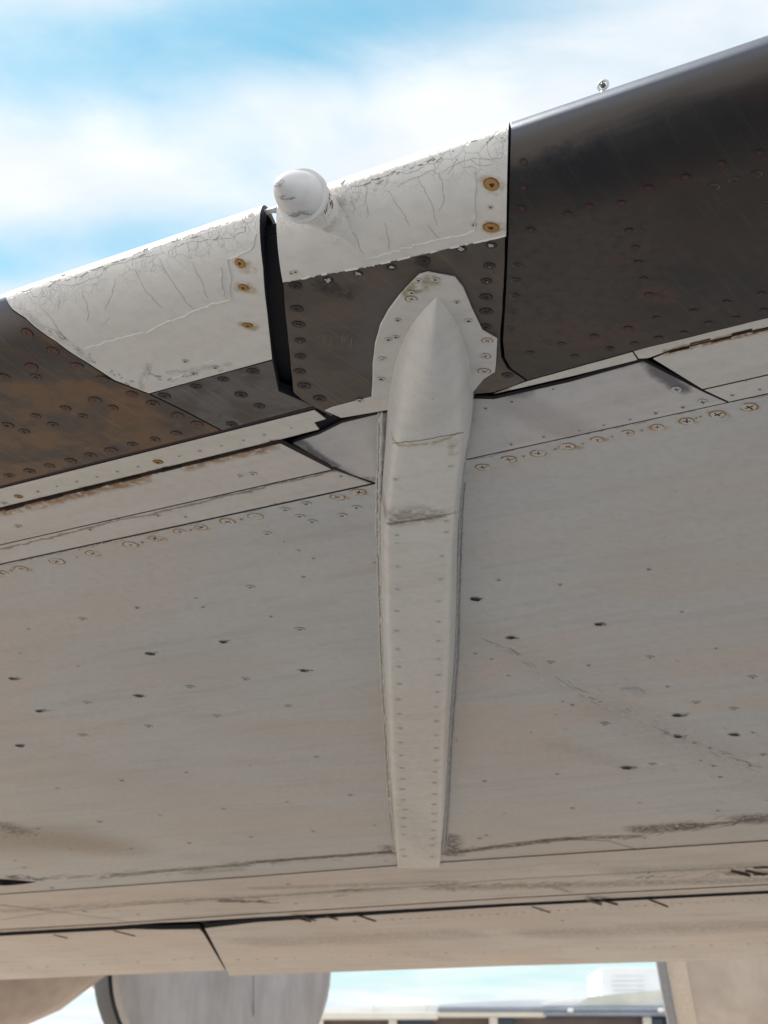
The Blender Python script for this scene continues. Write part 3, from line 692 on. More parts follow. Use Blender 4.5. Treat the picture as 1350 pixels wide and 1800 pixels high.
def loft(name, stn_, mat, cap=True, thick=None):
    # positions are measured on the photographed outline; each row is put at the depth where its top edge shows
    bm = bmesh.new(); rings = []
    K = 25
    # interpolate for smoothness
    rows = []
    for a, c in zip(stn_, stn_[1:]):
        k = max(1, int((c[0] - a[0]) / 12))
        for j in range(k): rows.append(tuple(a[i] + (c[i] - a[i]) * j / k for i in range(7)))
    rows.append(stn_[-1])
    # smooth the columns
    for _ in range(2):
        rows = [rows[0]] + [tuple((rows[i - 1][q] + 2 * rows[i][q] + rows[i + 1][q]) / 4 for q in range(7)) for i in range(1, len(rows) - 1)] + [rows[-1]]
    for (y, l0, l1, r1, r0, h, rd) in rows:
        A, B = flat(l0, y), flat(r0, y)
        fl, fr = (l1 - l0) / (r0 - l0), (r1 - l0) / (r0 - l0)
        pts = []
        for k in range(K):
            u = k / (K - 1)
            # ellipse
            ang = math.pi * u; ex = (1 - math.cos(ang)) / 2; fr_ = min(1, max(0, (625 - y) / 90)); ez = (1 - abs(math.cos(ang)) ** 1.5) * fr_ + math.sin(ang) ** .9 * (1 - fr_)
            # box with sloping walls and rounded corners
            Lw = fl + 0.0001; Rw = 1 - fr + 0.0001
            if u < .25: bx, bz = Lw * (u / .25), (u / .25)
            elif u > .75: bx, bz = 1 - Rw * ((1 - u) / .25), ((1 - u) / .25)
            else: bx, bz = fl + (fr - fl) * (u - .25) / .5, 1.0
            rc = 0.07
            if u in (.25, .75): pass
            x = bx + (ex - bx) * rd; z = bz + (ez - bz) * rd
            p = A.lerp(B, x); p.z = -h * z + (0.004 if k in (0, K - 1) else 0)
            pts.append(p)
        # round the box corners
        for _ in range(1):
            pts = [pts[0]] + [(pts[i - 1] + pts[i] * 2 + pts[i + 1]) / 4 for i in range(1, K - 1)] + [pts[-1]]
        rings.append([bm.verts.new(p) for p in pts])
    for a, c in zip(rings, rings[1:]):
        for k in range(K - 1): bm.faces.new([a[k], a[k + 1], c[k + 1], c[k]])
    if cap: bm.faces.new(rings[0][::-1]); bm.faces.new(rings[-1])
    o = from_bm(name, bm, wing, [mat], smooth=True, angle=50); register(o); return o
head = loft('fairing_head', ST, M_FAIR)
neck = loft('fairing_neck', ST2, M_FAIR)
beam = loft('fairing_beam', ST3, M_FAIR)
FAIR = [head, neck, beam]
# sealant beads along both seams of the fairing, lumpy where the putty was pressed in
def bead(side, rows, mat, rpx):
    pts, rad = [], []
    for a, c in zip(rows, rows[1:]):
        k = max(1, int((c[0] - a[0]) / 5))
        for j in range(k):
            y = a[0] + (c[0] - a[0]) * j / k; x = a[1] + (c[1] - a[1]) * j / k
            p = flat(x + random.uniform(-.8, .8), y); p.z = -0.0004; pts.append(p)
            rad.append(rpx / FPX * (p - CL).length * (1.0 + random.choice((.3, .1, -.15, -.2, 0))))
    o = tube('sealant_bead', pts, rad, mat, wing, 6, .15); return o
LB = [(725, 671), (780, 670), (850, 668), (905, 667), (960, 668), (1050, 671), (1150, 674), (1250, 679), (1340, 684), (1430, 690), (1500, 697)]
RB = [(695, 830), (760, 825), (800, 819), (850, 812), (905, 808), (960, 806), (1050, 803), (1150, 801), (1250, 793), (1340, 787), (1430, 783), (1500, 778)]
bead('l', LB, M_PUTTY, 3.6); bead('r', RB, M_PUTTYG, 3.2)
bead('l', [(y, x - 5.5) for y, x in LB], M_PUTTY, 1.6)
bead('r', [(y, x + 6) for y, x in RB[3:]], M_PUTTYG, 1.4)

# ------------------------------------------------------------------ bullet fairing on the leading edge, pointing forwards
def ring_loft(name, rings_, mat, parent, n=40, angle=35):
    """rings of (centre, axis, radius)"""
    bm = bmesh.new(); R_ = []
    for c, a, r in rings_:
        a = a.normalized(); u = a.cross(Vector((0, 0, 1))).normalized(); w_ = u.cross(a)
        R_.append([bm.verts.new(c + u * (r * math.cos(2 * math.pi * k / n)) + w_ * (r * math.sin(2 * math.pi * k / n))) for k in range(n)])
    for a, c in zip(R_, R_[1:]):
        for k in range(n): bm.faces.new([a[k], a[(k + 1) % n], c[(k + 1) % n], c[k]])
    bm.faces.new(R_[0][::-1]); bm.faces.new(R_[-1])
    o = from_bm(name, bm, parent, [mat], smooth=True, angle=angle); register(o); return o
RB_ = 0.0258
h_ = hit([cap_mid], 575, 385)
ax_n = (WI.to_3x3() @ cw(-.36, -.055, -.93)).normalized()      # the nose points forwards and outboard
RC = CL + lray(534, 346) * ((h_[0] - CL).length - 0.045)
L_ = 0.060
rg = [(RC - ax_n * .010, ax_n, RB_ * .96), (RC - ax_n * .003, ax_n, RB_ * .96), (RC - ax_n * .001, ax_n, RB_ * .90), (RC, ax_n, RB_ * 1.15), (RC + ax_n * .006, ax_n, RB_ * 1.15), (RC + ax_n * .007, ax_n, RB_)]
rg += [(RC + ax_n * (.007 + L_ * f), ax_n, max(.0005, RB_ * (1 - f ** 1.7) ** .80)) for f in [math.sin(math.pi / 2 * i / 20) for i in range(1, 21)]]
bullet = ring_loft('bullet_fairing', rg, M_BULLET, wing)
e_ = hit([cap_mid], 640, 452); end = e_[0] + Vector((0, 0, .006))
tl = []
for i in range(13):
    f = i / 12.0; c = (RC - ax_n * .004).lerp(end, f); c.z += 0.004 * math.sin(math.pi * f)
    tl.append((c, ax_n.lerp((RC - end).normalized(), min(1, f * 2)), RB_ * .92 * (1 - f) ** 1.05 + .003))
ring_loft('bullet_fillet', tl, M_CAP, wing, angle=60)

# bracket seen in the slot between the slats
def slab(name, P4, thick, mat, parent):
    bm = bmesh.new(); f = bm.faces.new([bm.verts.new(p) for p in P4]); bmesh.ops.solidify(bm, geom=[f], thickness=thick)
    return from_bm(name, bm, parent, [mat])
sa, sb = st(461, 379)[0], st(483, 379)[0]
panel('slot_bracket', [(sa - .01, T_SIL - .06), (sb + .01, T_SIL - .06), (sb + .01, T_SIL + .006), ((sa + sb) / 2, T_SIL + .016), (sa - .01, T_SIL + .010)], M_CAP, gap=0.0002, thick=.006, off=.004, is_st=True, side=False)

# ------------------------------------------------------------------ fasteners
Z5 = lambda l: zp(l, 0, 640, 2.7)
screws('red', Z5([(150, 12), (365, 8), (485, 70), (625, 142), (845, 243), (935, 283), (20, 62), (450, 170), (535, 207), (310, 210), (168, 247), (235, 483), (335, 460), (530, 410), (835, 330)]) + [(48, 586), (93, 617)], 9.8, [slat_brown])
screws('black', Z5([(725, 187), (392, 247), (250, 287), (35, 290), (115, 320), (45, 530), (140, 508), (430, 433), (630, 382), (735, 357), (-40, 375), (170, 60)]), 9.8, [slat_brown])
Z2 = lambda l: zp(l, 440, 270, 2.7)
Z6 = lambda l: zp(l, 440, 600, 2.7)
screws('bright', Z2([(370, 600), (512, 568), (670, 538), (1143, 435), (1000, 452)]), 8.5, [plate_mid])
screws('dark', Z2([(825, 505), (215, 625), (220, 735), (228, 810), (235, 887), (238, 962), (235, 1033), (1135, 532), (1122, 605), (1120, 680), (1120, 748), (1118, 820)]) + Z6([(255, 210), (330, 270), (1222, 160), (235, 143)]), 10, [plate_mid])
screws('bright', Z2([(228, 813), (236, 889), (1137, 534), (1124, 607)]), 3.0, [plate_mid], scale_y=6)
screws('cream', Z2([(700, 790), (690, 870), (655, 882), (625, 972), (980, 705), (1035, 793), (765, 660), (800, 600), (880, 597)]) + Z6([(620, 178), (520, 280), (620, 85)]), 7, [flange, lip_mid, plate_mid])
screws('ochre', Z2([(1125, 887), (1115, 960), (1110, 1033), (765, 690)]) + Z6([(628, 278)]), 9.5, [flange])
screws('rustcap', Z2([(1145, 145), (1143, 350)]), 13, [cap_mid])
screws('cream', Z2([(1140, 255)]) + [(833, 395), (512, 480), (519, 478)], 5, [cap_mid])
Z1 = lambda l: zp(l, 0, 320, 2.7)
screws('rustcap', Z1([(1140, 385), (1155, 500), (1175, 680)]), 8.5, [cap_left])
screws('cream', Z1([(920, 910), (1020, 880), (810, 940), (880, 850)]), 6, [cap_left])
screws('dark', Z5([(1200, 33), (1060, 72), (930, 105), (1100, 285), (1230, 198), (1145, 145), (780, 150)]), 9.5, [grey_piece])
Z3 = lambda l: zp(l, 850, 40, 2.7)
Z4 = lambda l: zp(l, 850, 380, 2.7)
screws('redd', Z3([(190, 660), (190, 782), (180, 882), (222, 985), (400, 908), (503, 872), (655, 857), (783, 783), (960, 733), (1128, 670), (1310, 617), (690, 988)]) + Z4([(720, 150), (732, 222), (760, 300), (785, 375), (1320, 370), (1155, 410), (995, 452), (1200, 485), (1070, 512), (820, 485), (685, 535), (525, 572), (370, 608), (220, 650), (830, 580), (715, 607), (435, 668), (950, 555), (1330, 450)]), 7.5, [slat_dark])
screws('olive', Z3([(1092, 780), (1190, 750), (1295, 718), (1340, 857)]) + Z4([(160, 232), (155, 305), (150, 380), (140, 455), (130, 535)]), 8, [slat_dark])
screws('dark', Z4([(115, 755), (60, 20), (600, 630)]), 8, [slat_dark, plate_mid])
Z7 = lambda l: zp(l, 850, 640, 2.7)
screws('rust', Z4([(1260, 905), (1110, 940), (965, 972)]), 11.5, [skin_r, strip_r2])
screws('ochre', Z4([(825, 1000), (685, 1028), (540, 1060)]) + Z7([(400, 390), (260, 423), (120, 452), (-5, 488)]), 11, [skin_r])
screws('tiny', Z7([(1030, 250), (750, 315), (470, 378), (190, 438), (340, 405), (610, 345), (1010, 255)]), 6, [skin_r])
screws('paint', Z7([(915, 118), (1040, 178)]), 9.5, [pocket_r])
screws('tiny', Z7([(945, 205), (818, 233), (695, 262), (455, 315), (285, 345), (130, 382), (10, 210), (1245, 80), (1180, 148), (1310, 120), (135, 178), (330, 118), (570, 290)]), 5, [pocket_r, strip_r1, strip_r2])
screws('ochre', Z5([(100, 970), (10, 993), (270, 935), (440, 898), (620, 857), (855, 795), (1080, 747), (1205, 722)]) + Z6([(415, 738), (30, 830)]), 10.8, [skin_l])
screws('rust', Z5([(735, 827), (955, 773), (620, 857)]) + Z6([(515, 715)]), 10.8, [skin_l])
screws('tiny', Z5([(55, 980), (365, 915), (675, 845), (905, 787), (1145, 737), (375, 880), (490, 850), (750, 718), (880, 725), (430, 785)]), 5.5, [skin_l, strip_b])
screws('paint', Z6([(165, 798), (295, 855), (265, 770), (505, 788), (435, 825), (80, 912), (235, 830)]), 9.5, [skin_l])
screws('tiny', Z6([(165, 798), (160, 953), (230, 992), (300, 1030), (435, 825), (590, 1050), (430, 640)]), 5, [skin_l, strip_b])
screws('tiny', Z5([(180, 605), (270, 580), (365, 558), (460, 535), (558, 510), (655, 487), (850, 437), (948, 412), (1050, 388), (1155, 362), (1255, 335)]) + Z6([(195, 410), (65, 443)]), 5, [lip_left])
screws('rustcap', Z5([(750, 463), (88, 628)]), 8, [lip_left])
screws('paint', Z5([(20, 660), (1200, 520), (1140, 530), (85, 770)]), 7, [lip_left, strip_a])
ZA = lambda l: zp(l, 0, 980, 2.411); ZB = lambda l: zp(l, 790, 980, 2.411)
Z8 = lambda l: zp(l, 560, 980, 3.375)
screws('pit', ZA([(945, 357), (588, 585), (165, 650), (82, 797), (1285, 478), (50, 512)]), 7, [skin_l], 'fastener_hole')
screws('dark', ZA([(635, 408)]), 8, [skin_l])
screws('pit', ZB([(112, 175), (262, 338), (1208, 750), (752, 890)]), 9, [skin_r], 'fastener_hole')
screws('pit', ZB([(965, 668), (632, 282), (968, 758)]), 8, [skin_r], 'fastener_hole')
screws('paint', ZA([(1060, 125), (1270, 303), (1220, 630), (1040, 515), (920, 672), (630, 715), (350, 752), (805, 548), (370, 615), (350, 260)]), 8.5, [skin_l])
screws('tiny', ZA([(830, 172), (580, 213), (120, 302), (330, 460), (1060, 880), (790, 910), (515, 945), (245, 978), (1340, 845), (1285, 82), (85, 405), (860, 210), (1150, 250)]), 6.5, [skin_l])
screws('paint', ZB([(430, 445), (850, 422), (1285, 507), (1045, 615), (660, 705), (1205, 640), (860, 875)]), 8.5, [skin_r])
screws('tiny', ZB([(470, 115), (845, 50), (985, 230), (590, 457), (1130, 385), (925, 547), (250, 500), (450, 665), (345, 740), (30, 775), (455, 918), (150, 948), (1065, 860), (1120, 883), (1040, 785), (1105, 807), (1160, 832), (1220, 857), (1275, 882), (1330, 835), (1285, 742), (210, 95), (480, 610), (180, 430), (640, 612), (110, 408), (1150, 930), (520, 625)]), 6.5, [skin_r])
Z9 = lambda l: zp(l, 0, 1380, 3); Z10 = lambda l: zp(l, 450, 1380, 3); Z11 = lambda l: zp(l, 900, 1380, 3)
screws('tiny', Z9([(305, 20), (845, 160), (525, 193), (200, 230), (190, 265), (690, 335), (1000, 305), (1325, 273), (1180, 125), (130, 435), (80, 398), (275, 540), (730, 683), (445, 665), (375, 340)]) + Z10([(165, 88), (500, 52), (625, 212), (300, 243), (1310, 150), (1215, 265), (1180, 280), (170, 523), (130, 580), (500, 557), (990, 525), (1010, 550), (1040, 557), (685, 400), (520, 718), (210, 625), (650, 788)]) + Z11([(318, 122), (675, 92), (1085, 135), (1340, 80), (450, 417), (720, 462), (95, 542), (175, 540), (240, 540), (430, 530), (865, 512), (590, 285), (700, 280), (265, 715)]), 6.5, UNDER)
for (ya, yb, xa, xb, za, zb) in ((0, 0, 0, 0, 0, 0),):
    pass
# rivet rows along the flaps and the rear panel
rows_ = []
for k in range(30): f = k / 29.0; rows_.append((385 + f * 965, 1688 - f * 30))
for k in range(12): f = k / 11.0; rows_.append((20 + f * 350, 1703 - f * 20))
for k in range(46): f = k / 45.0; rows_.append((660 + f * 690, 1616 - f * 38 + 2))
screws('tiny', rows_, 4.0, [flap_l, flap_r], 'rivet')
rows_ = [(830 + k * 17, 1566 - k * 0.9 - (k % 2) * 1.0) for k in range(14)]
screws('tiny', rows_, 4.5, [band_1], 'rivet')
# rivets of the fairing
screws('fair', Z8([(470, 55), (470, 190), (465, 318), (462, 435), (470, 545), (478, 648), (480, 750), (472, 842), (480, 930), (485, 1013)]) + Z8([(725, 130), (712, 260), (712, 382), (710, 495), (712, 603), (712, 697), (705, 798), (698, 888), (700, 972), (698, 1055)]) + Z10([(770, 22), (778, 78), (785, 130), (778, 175), (778, 220), (780, 262), (772, 340), (780, 375), (940, 48), (938, 102), (938, 152), (938, 193), (935, 240), (930, 282), (930, 318), (930, 378)]) + [(704, 1305), (705, 1328), (706, 1350), (707, 1370), (767, 1315), (766, 1337), (765, 1357), (764, 1376)] + Z6([(690, 655), (695, 920), (695, 955), (955, 505), (950, 593), (930, 855), (930, 907), (910, 1020)]), 5.5, FAIR, 'rivet')
screws('tiny', Z8([(470, 55), (470, 190), (465, 318), (712, 260), (712, 382), (712, 495), (712, 603), (705, 798), (698, 888), (700, 972)]) + Z10([(938, 102), (938, 152), (935, 240), (930, 282), (778, 175), (785, 130)]) + [(760, 701), (728, 695)], 2.3, FAIR, 'rivet', scale_y=1.6)
print('fasteners', SCREW_N)

# lifted paint flap on the right skin (the diamond shaped tear)
h = hit([skin_r], 1108, 1216); c0 = h[0]; sc_ = h[2] / FPX
q = [flat(1090, 1210), flat(1122, 1209), flat(1134, 1219), flat(1108, 1224)]
bm = bmesh.new(); vv = [bm.verts.new(p + Vector((0, 0, -0.0006))) for p in q]; mid = bm.verts.new(sum(q, Vector()) / 4 + Vector((0.004, 0.01, -0.014)))
for i in range(4): bm.faces.new([vv[i], vv[(i + 1) % 4], mid])
tear = from_bm('torn_patch', bm, skin_r, [M_SKIN])
for tg, pl in ((skin_l, ZA([(945, 357), (588, 585), (165, 650), (82, 797), (1285, 478), (50, 512), (635, 408)])), (skin_r, ZB([(112, 175), (262, 338), (1208, 750), (752, 890), (965, 668), (632, 282), (968, 758)]))):
    crack_set('chipped_rim', [q for (x, y) in pl for q in dashes([(x - 9, y), (x + 9, y + .5)], 9, 3.5, 2, 11)], [tg], 0.8, M_CRACK, tg, lift=0.0008, wander=.8)
    crack_set('chipped_rim', [q for (x, y) in pl for q in dashes([(x - 8, y + 4), (x + 8, y + 4)], 3, 2, 3, 10)], [tg], 0.8, M_LIP, tg, lift=0.0010, wander=.6)
screws('pit', [(1103, 1214)], 8, [skin_r], 'fastener_hole')

# ------------------------------------------------------------------ paint cracks and ridges on the white caps
crk = [Z2(l) for l in ([(462, 160), (480, 210), (495, 255), (488, 292)], [(545, 165), (550, 230), (556, 308)], [(650, 175), (700, 245), (735, 290), (752, 345)], [(795, 110), (830, 185), (868, 245), (882, 340)], [(640, 330), (655, 400), (660, 460)],
    [(845, 345), (880, 395), (905, 410)], [(895, 85), (915, 150), (922, 215), (890, 270)], [(365, 235), (358, 300), (356, 345)], [(372, 230), (410, 275), (425, 310), (470, 295)], [(465, 330), (470, 370), (500, 390), (515, 440), (540, 470)], [(700, 160), (735, 135), (800, 110), (860, 80), (900, 95)],
    [(470, 155), (540, 150), (600, 125), (640, 105), (690, 95), (760, 90), (830, 60)], [(760, 90), (780, 60), (850, 50), (905, 35)], [(905, 90), (950, 60), (1000, 40), (1060, 25), (1130, 30), (1200, 15)], [(940, 100), (985, 20)], [(1040, 30), (1090, 60), (1150, 50)])]
crack_set('paint_crack', crk, [cap_mid], 0.30, M_HAIR, cap_mid)
crk = [Z1(l) for l in ([(625, 370), (640, 420), (680, 500), (770, 600)], [(750, 355), (820, 480), (910, 600)], [(915, 380), (945, 455), (990, 555)], [(390, 510), (405, 570), (420, 625), (410, 665)], [(545, 460), (540, 510), (510, 570), (495, 610)], [(280, 545), (275, 610)], [(205, 595), (245, 650), (270, 690)],
    [(60, 525), (130, 510), (200, 480), (280, 465)], [(280, 490), (350, 490), (420, 465), (480, 440), (505, 400), (570, 390), (620, 370), (650, 360), (745, 345)], [(625, 365), (640, 340), (700, 320), (790, 290), (860, 270), (920, 245), (1000, 220), (1080, 190), (1150, 150)], [(820, 350), (825, 310), (890, 285), (950, 280), (1010, 270)], [(1000, 225), (1010, 275), (1040, 265), (1035, 215)], [(1165, 160), (1165, 230), (1100, 265), (1010, 275)], [(220, 690), (270, 700), (315, 740)], [(265, 680), (290, 725), (310, 745)], [(520, 640), (480, 680)])]
crack_set('paint_crack', crk, [cap_left], 0.28, M_HAIR, cap_left)
rdg = [Z1(l) for l in ([(1215, 250), (1195, 320), (1085, 360), (1095, 460), (1093, 555), (1020, 575), (930, 610), (800, 660), (700, 710), (560, 740), (400, 790)], [(1050, 410), (1050, 480), (1065, 535)], [(700, 880), (700, 920), (670, 955)], [(790, 945), (850, 920), (900, 895)], [(975, 855), (1020, 835)])]
crack_set('paint_ridge', rdg, [cap_left], 1.3, M_CAP, cap_left, lift=0.0016)
rdg = [Z2(l) for l in ([(1070, 90), (1065, 200), (1062, 360), (1020, 380), (900, 405), (760, 440), (600, 485), (545, 495)], [(385, 415), (420, 395), (450, 370)])]
crack_set('paint_ridge', rdg, [cap_mid], 1.3, M_CAP, cap_mid, lift=0.0016)
M_CHIP = plain('chipped_paint_edge', (0.42, 0.405, 0.39), 0.7)
le = lambda x: 380 - (x - 470) * .338
crack_set('paint_flake', dashes([(600, 335), (700, 302), (880, 240)], 24, 9, 3, 13), [cap_mid], 0.7, M_CHIP, cap_mid, lift=0.0012, wander=1.5)
crack_set('paint_flake', dashes([(60, 510), (250, 446), (440, 382)], 18, 8, 3, 14), [cap_left], 0.6, M_CHIP, cap_left, lift=0.0012, wander=1.5)
crack_set('paint_flake', dashes([(75, 575), (120, 600), (160, 632), (230, 672)], 18, 6, 3, 10), [cap_left], 0.8, M_CHIP, cap_left, lift=0.0012, wander=1.5)
crack_set('paint_flake', dashes([(250, 655), (300, 668), (400, 645)], 12, 6, 3, 10), [cap_left], 0.8, M_CHIP, cap_left, lift=0.0012, wander=1.5)
crack_set('paint_flake', dashes([(505, 378), (545, 374)], 26, 6, 3, 12) + dashes([(483, 345), (515, 348)], 12, 5, 3, 10) + dashes([(486, 330), (500, 312)], 10, 3, 3, 9), [bullet], 0.7, M_CHIP, bullet, lift=0.0012, wander=1)
fil = bpy.data.objects['bullet_fillet']
crack_set('paint_flake', dashes([(570, 320), (576, 350), (572, 372)], 26, 4, 3, 9), [fil, cap_mid], 0.4, M_RED, fil, lift=0.0012, wander=1)
# raw metal edge under the white cap
crack_set('cap_edge_bead', [[(497, 497), (560, 483), (650, 467), (800, 433), (889, 413)]], [cap_mid, plate_mid], 1.6, M_CAP, cap_mid, lift=0.0024, wander=.5)
# scratches on the track plate
scr = dashes([(600, 600), (570, 590)], 5, 9, 1, 2)
scr = [[(x, y), (x - 3 - k % 2, y + 14 + 3 * (k % 3))] for k, (x, y) in enumerate(((572, 588), (583, 592), (603, 586), (608, 590), (613, 585), (619, 592)))]
crack_set('scratch', scr, [plate_mid], 0.45, M_CHIPP, plate_mid, lift=0.0003, wander=.2)
# scraped sealant lines on the skins
pth = [(845, 1120), (905, 1150), (960, 1182), (1030, 1222), (1090, 1250), (1150, 1280), (1200, 1300), (1280, 1330), (1350, 1362)]
crack_set('scrape_line', dashes(pth, 46, 7, 5, 30), [skin_r], 0.55, M_FLAKE, skin_r, lift=0.0004, wander=.8)
crack_set('scrape_line', dashes([(980, 1180), (1150, 1300), (1350, 1440)], 40, 60, 3, 12), [skin_r], 0.5, M_FLAKE, skin_r, lift=0.0004, wander=.5)
crack_set('scrape_line', dashes([(1120, 1462), (1220, 1452), (1350, 1438)], 60, 14, 4, 26), [skin_r], 0.8, M_CRACK, skin_r, lift=0.0006, wander=.6)
crack_set('scrape_line', dashes([(800, 1497), (960, 1478), (1120, 1470)], 44, 5, 5, 30), [skin_r], 0.7, M_CRACK, skin_r, lift=0.0006, wander=.6)
crack_set('scrape_line', dashes([(60, 1545), (300, 1532), (690, 1500)], 70, 6, 5, 30), [skin_l], 0.6, M_CRACK, skin_l, lift=0.0006, wander=.6)
crack_set('scrape_line', dashes([(0, 1460), (60, 1470)], 30, 22, 2, 9), [skin_l], 0.7, M_CRACK, skin_l, lift=0.0006, wander=.5)
crack_set('scrape_line', dashes([(0, 1600), (300, 1585), (640, 1572)], 40, 14, 5, 30), [band_1], 0.6, M_FLAKE, band_1, lift=0.0006, wander=.5)
crack_set('scrape_line', dashes([(760, 1560), (1000, 1552), (1350, 1535)], 60, 9, 5, 26), [band_1], 0.6, M_CRACK, band_1, lift=0.0006, wander=.5)
crack_set('scrape_line', dashes([(380, 1582), (470, 1586)], 16, 6, 8, 40), [band_1], 0.9, M_CRACK, band_1, lift=0.0008, wander=.5)
crack_set('scrape_line', dashes([(0, 1538), (60, 1545)], 22, 6, 6, 26), [skin_l], 0.9, M_CRACK, skin_l, lift=0.001, wander=.5)
ln = [[(800, 1500), (900, 1482), (980, 1474), (1070, 1478), (1125, 1494)]]
crack_set('sealant_line', ln, [skin_r, band_1], 1.2, M_CRACK, skin_r, lift=0.001, wander=.5)
ln = [[(440, 1518), (560, 1507), (690, 1497)], [(440, 1515), (600, 1502), (692, 1495)], [(170, 1545), (300, 1531), (440, 1520)]]
crack_set('sealant_line', ln, [skin_l], 0.9, M_CRACK, skin_l, lift=0.001, wander=1.2)
ln = [[(0, 1617), (95, 1603), (250, 1590), (393, 1579), (450, 1577), (600, 1566), (770, 1556), (900, 1545), (1100, 1535), (1350, 1522)], [(0, 1591), (93, 1602), (160, 1610), (233, 1621)], [(0, 1590), (93, 1600)]]
crack_set('panel_seam', ln, [band_1], 0.8, M_CRACK, band_1, lift=0.0008, wander=.5)
# seam lines across the fairing
for a, c, tg in (((690, 779), (815, 760), [head, neck]), ((678, 921), (806, 900), [neck, beam])):
    crack_set('fairing_seam', [[a, ((a[0] + c[0]) / 2 - 10, (a[1] + c[1]) / 2 + 4), c]], tg, 0.9, M_FLAKE, tg[1], lift=0.001, wander=.6)

# ------------------------------------------------------------------ piano hinge along the slat lip: alternating rusty knuckles
def hinge(x0, y0, x1, y1, n, up, dn, mat):
    for k in range(n):
        f0, f1 = k / n, (k + 1) / n
        xa, ya, xb, yb = x0 + (x1 - x0) * f0, y0 + (y1 - y0) * f0, x0 + (x1 - x0) * f1, y0 + (y1 - y0) * f1
        off = up if k % 2 else dn
        P = [flat(xa, ya + off - 1.6), flat(xb - 1, yb + off - 1.6), flat(xb - 1, yb + off + 1.6), flat(xa, ya + off + 1.6)]
        for p in P: p.z = -0.0008 + (k % 2) * 0.0008
        slab('hinge_knuckle', P, 0.003, mat if k % 3 else M_RUSTD, wing)
hinge(-60, 912, 490, 776, 16, -1.2, 1.4, M_RUSTD)
hinge(1176, 616, 1360, 573, 5, -2.5, 2.5, M_RUST)
# hinge arms bridging the flap slot
for (x, y, dx, dy, w) in ((515, 1608, 32, 8, 3), (530, 1608, 26, 7, 2), (572, 1607, 22, 6, 2.5), (625, 1604, 36, 12, 2.5), (935, 1590, 32, 11, 1.6), (1030, 1577, 28, 8, 4), (1052, 1577, 34, 9, 3), (1140, 1577, 34, 13, 2.5), (1285, 1526, 34, 9, 4), (1310, 1526, 34, 8, 3), (1325, 1522, 60, -3, 2), (1325, 1534, 60, -3, 2), (200, 1633, 38, 9, 2), (95, 1640, 24, 6, 2)):
    tg = hit(UNDER, x + dx / 2, y + dy / 2)
    P = [flat(x, y), flat(x + dx, y + dy), flat(x + dx, y + dy + w), flat(x, y + w)]
    for p in P: p.z = -0.0055
    slab('hinge_arm', P, 0.006, M_RUSTD if dx > 30 else M_HEADD, wing)
# the scoop at far left: a dark crescent inlet
P = []
bm = bmesh.new(); ra, rb = [], []
for k in range(13):
    f = k / 12.0; x = -70 + 135 * f; yy = 1546 + 4 * f
    a = flat(x, yy - 3 * math.sin(math.pi * f)); c = flat(x, yy + 2 * math.sin(math.pi * f)); a.z = -0.001; c.z = -0.012 * math.sin(math.pi * f) - .001
    ra.append(bm.verts.new(a)); rb.append(bm.verts.new(c))
for k in range(12): bm.faces.new([ra[k], ra[k + 1], rb[k + 1], rb[k]])
bmesh.ops.solidify(bm, geom=bm.faces[:], thickness=0.003)
from_bm('vent_scoop', bm, wing, [M_HEADD], smooth=True)

# small ring topped probe standing on the upper surface
pv = V0 + 0.62
def upper_w(v):
    for (va, wa), (vb, wb) in zip(up, up[1:]):
        if va <= v <= vb: return wa + (wb - wa) * (v - va) / (vb - va)
    return 0.2
d = lray(1060, 150); k = (pv - CL.y) / d.y; pt = CL + d * k
base = Vector((pt.x, pv, upper_w(pv) - 0.01))
tube('probe_mast', [base, base.lerp(pt, .5), pt - Vector((0, 0, .012))], 0.004, M_STEEL, wing, 8)
bm = bmesh.new(); NR, NS = 18, 8
rg = []
for i in range(NR):
    a = 2 * math.pi * i / NR; cc = pt + Vector((math.cos(a) * .009, 0, math.sin(a) * .009)); e = Vector((math.cos(a), 0, math.sin(a)))
    rg.append([bm.verts.new(cc + e * .0022 * math.cos(2 * math.pi * j / NS) + Vector((0, .0022 * math.sin(2 * math.pi * j / NS), 0))) for j in range(NS)])
for i in range(NR):
    for j in range(NS): bm.faces.new([rg[i][j], rg[i][(j + 1) % NS], rg[(i + 1) % NR][(j + 1) % NS], rg[(i + 1) % NR][j]])
from_bm('probe_ring', bm, wing, [M_STEEL], smooth=True)
bm = bmesh.new(); bmesh.ops.create_uvsphere(bm, u_segments=14, v_segments=8, radius=.0048)
bmesh.ops.translate(bm, verts=bm.verts, vec=pt); from_bm('probe_lens', bm, wing, [plain('probe_glass', (0.06, 0.10, 0.10), 0.2)], smooth=True)

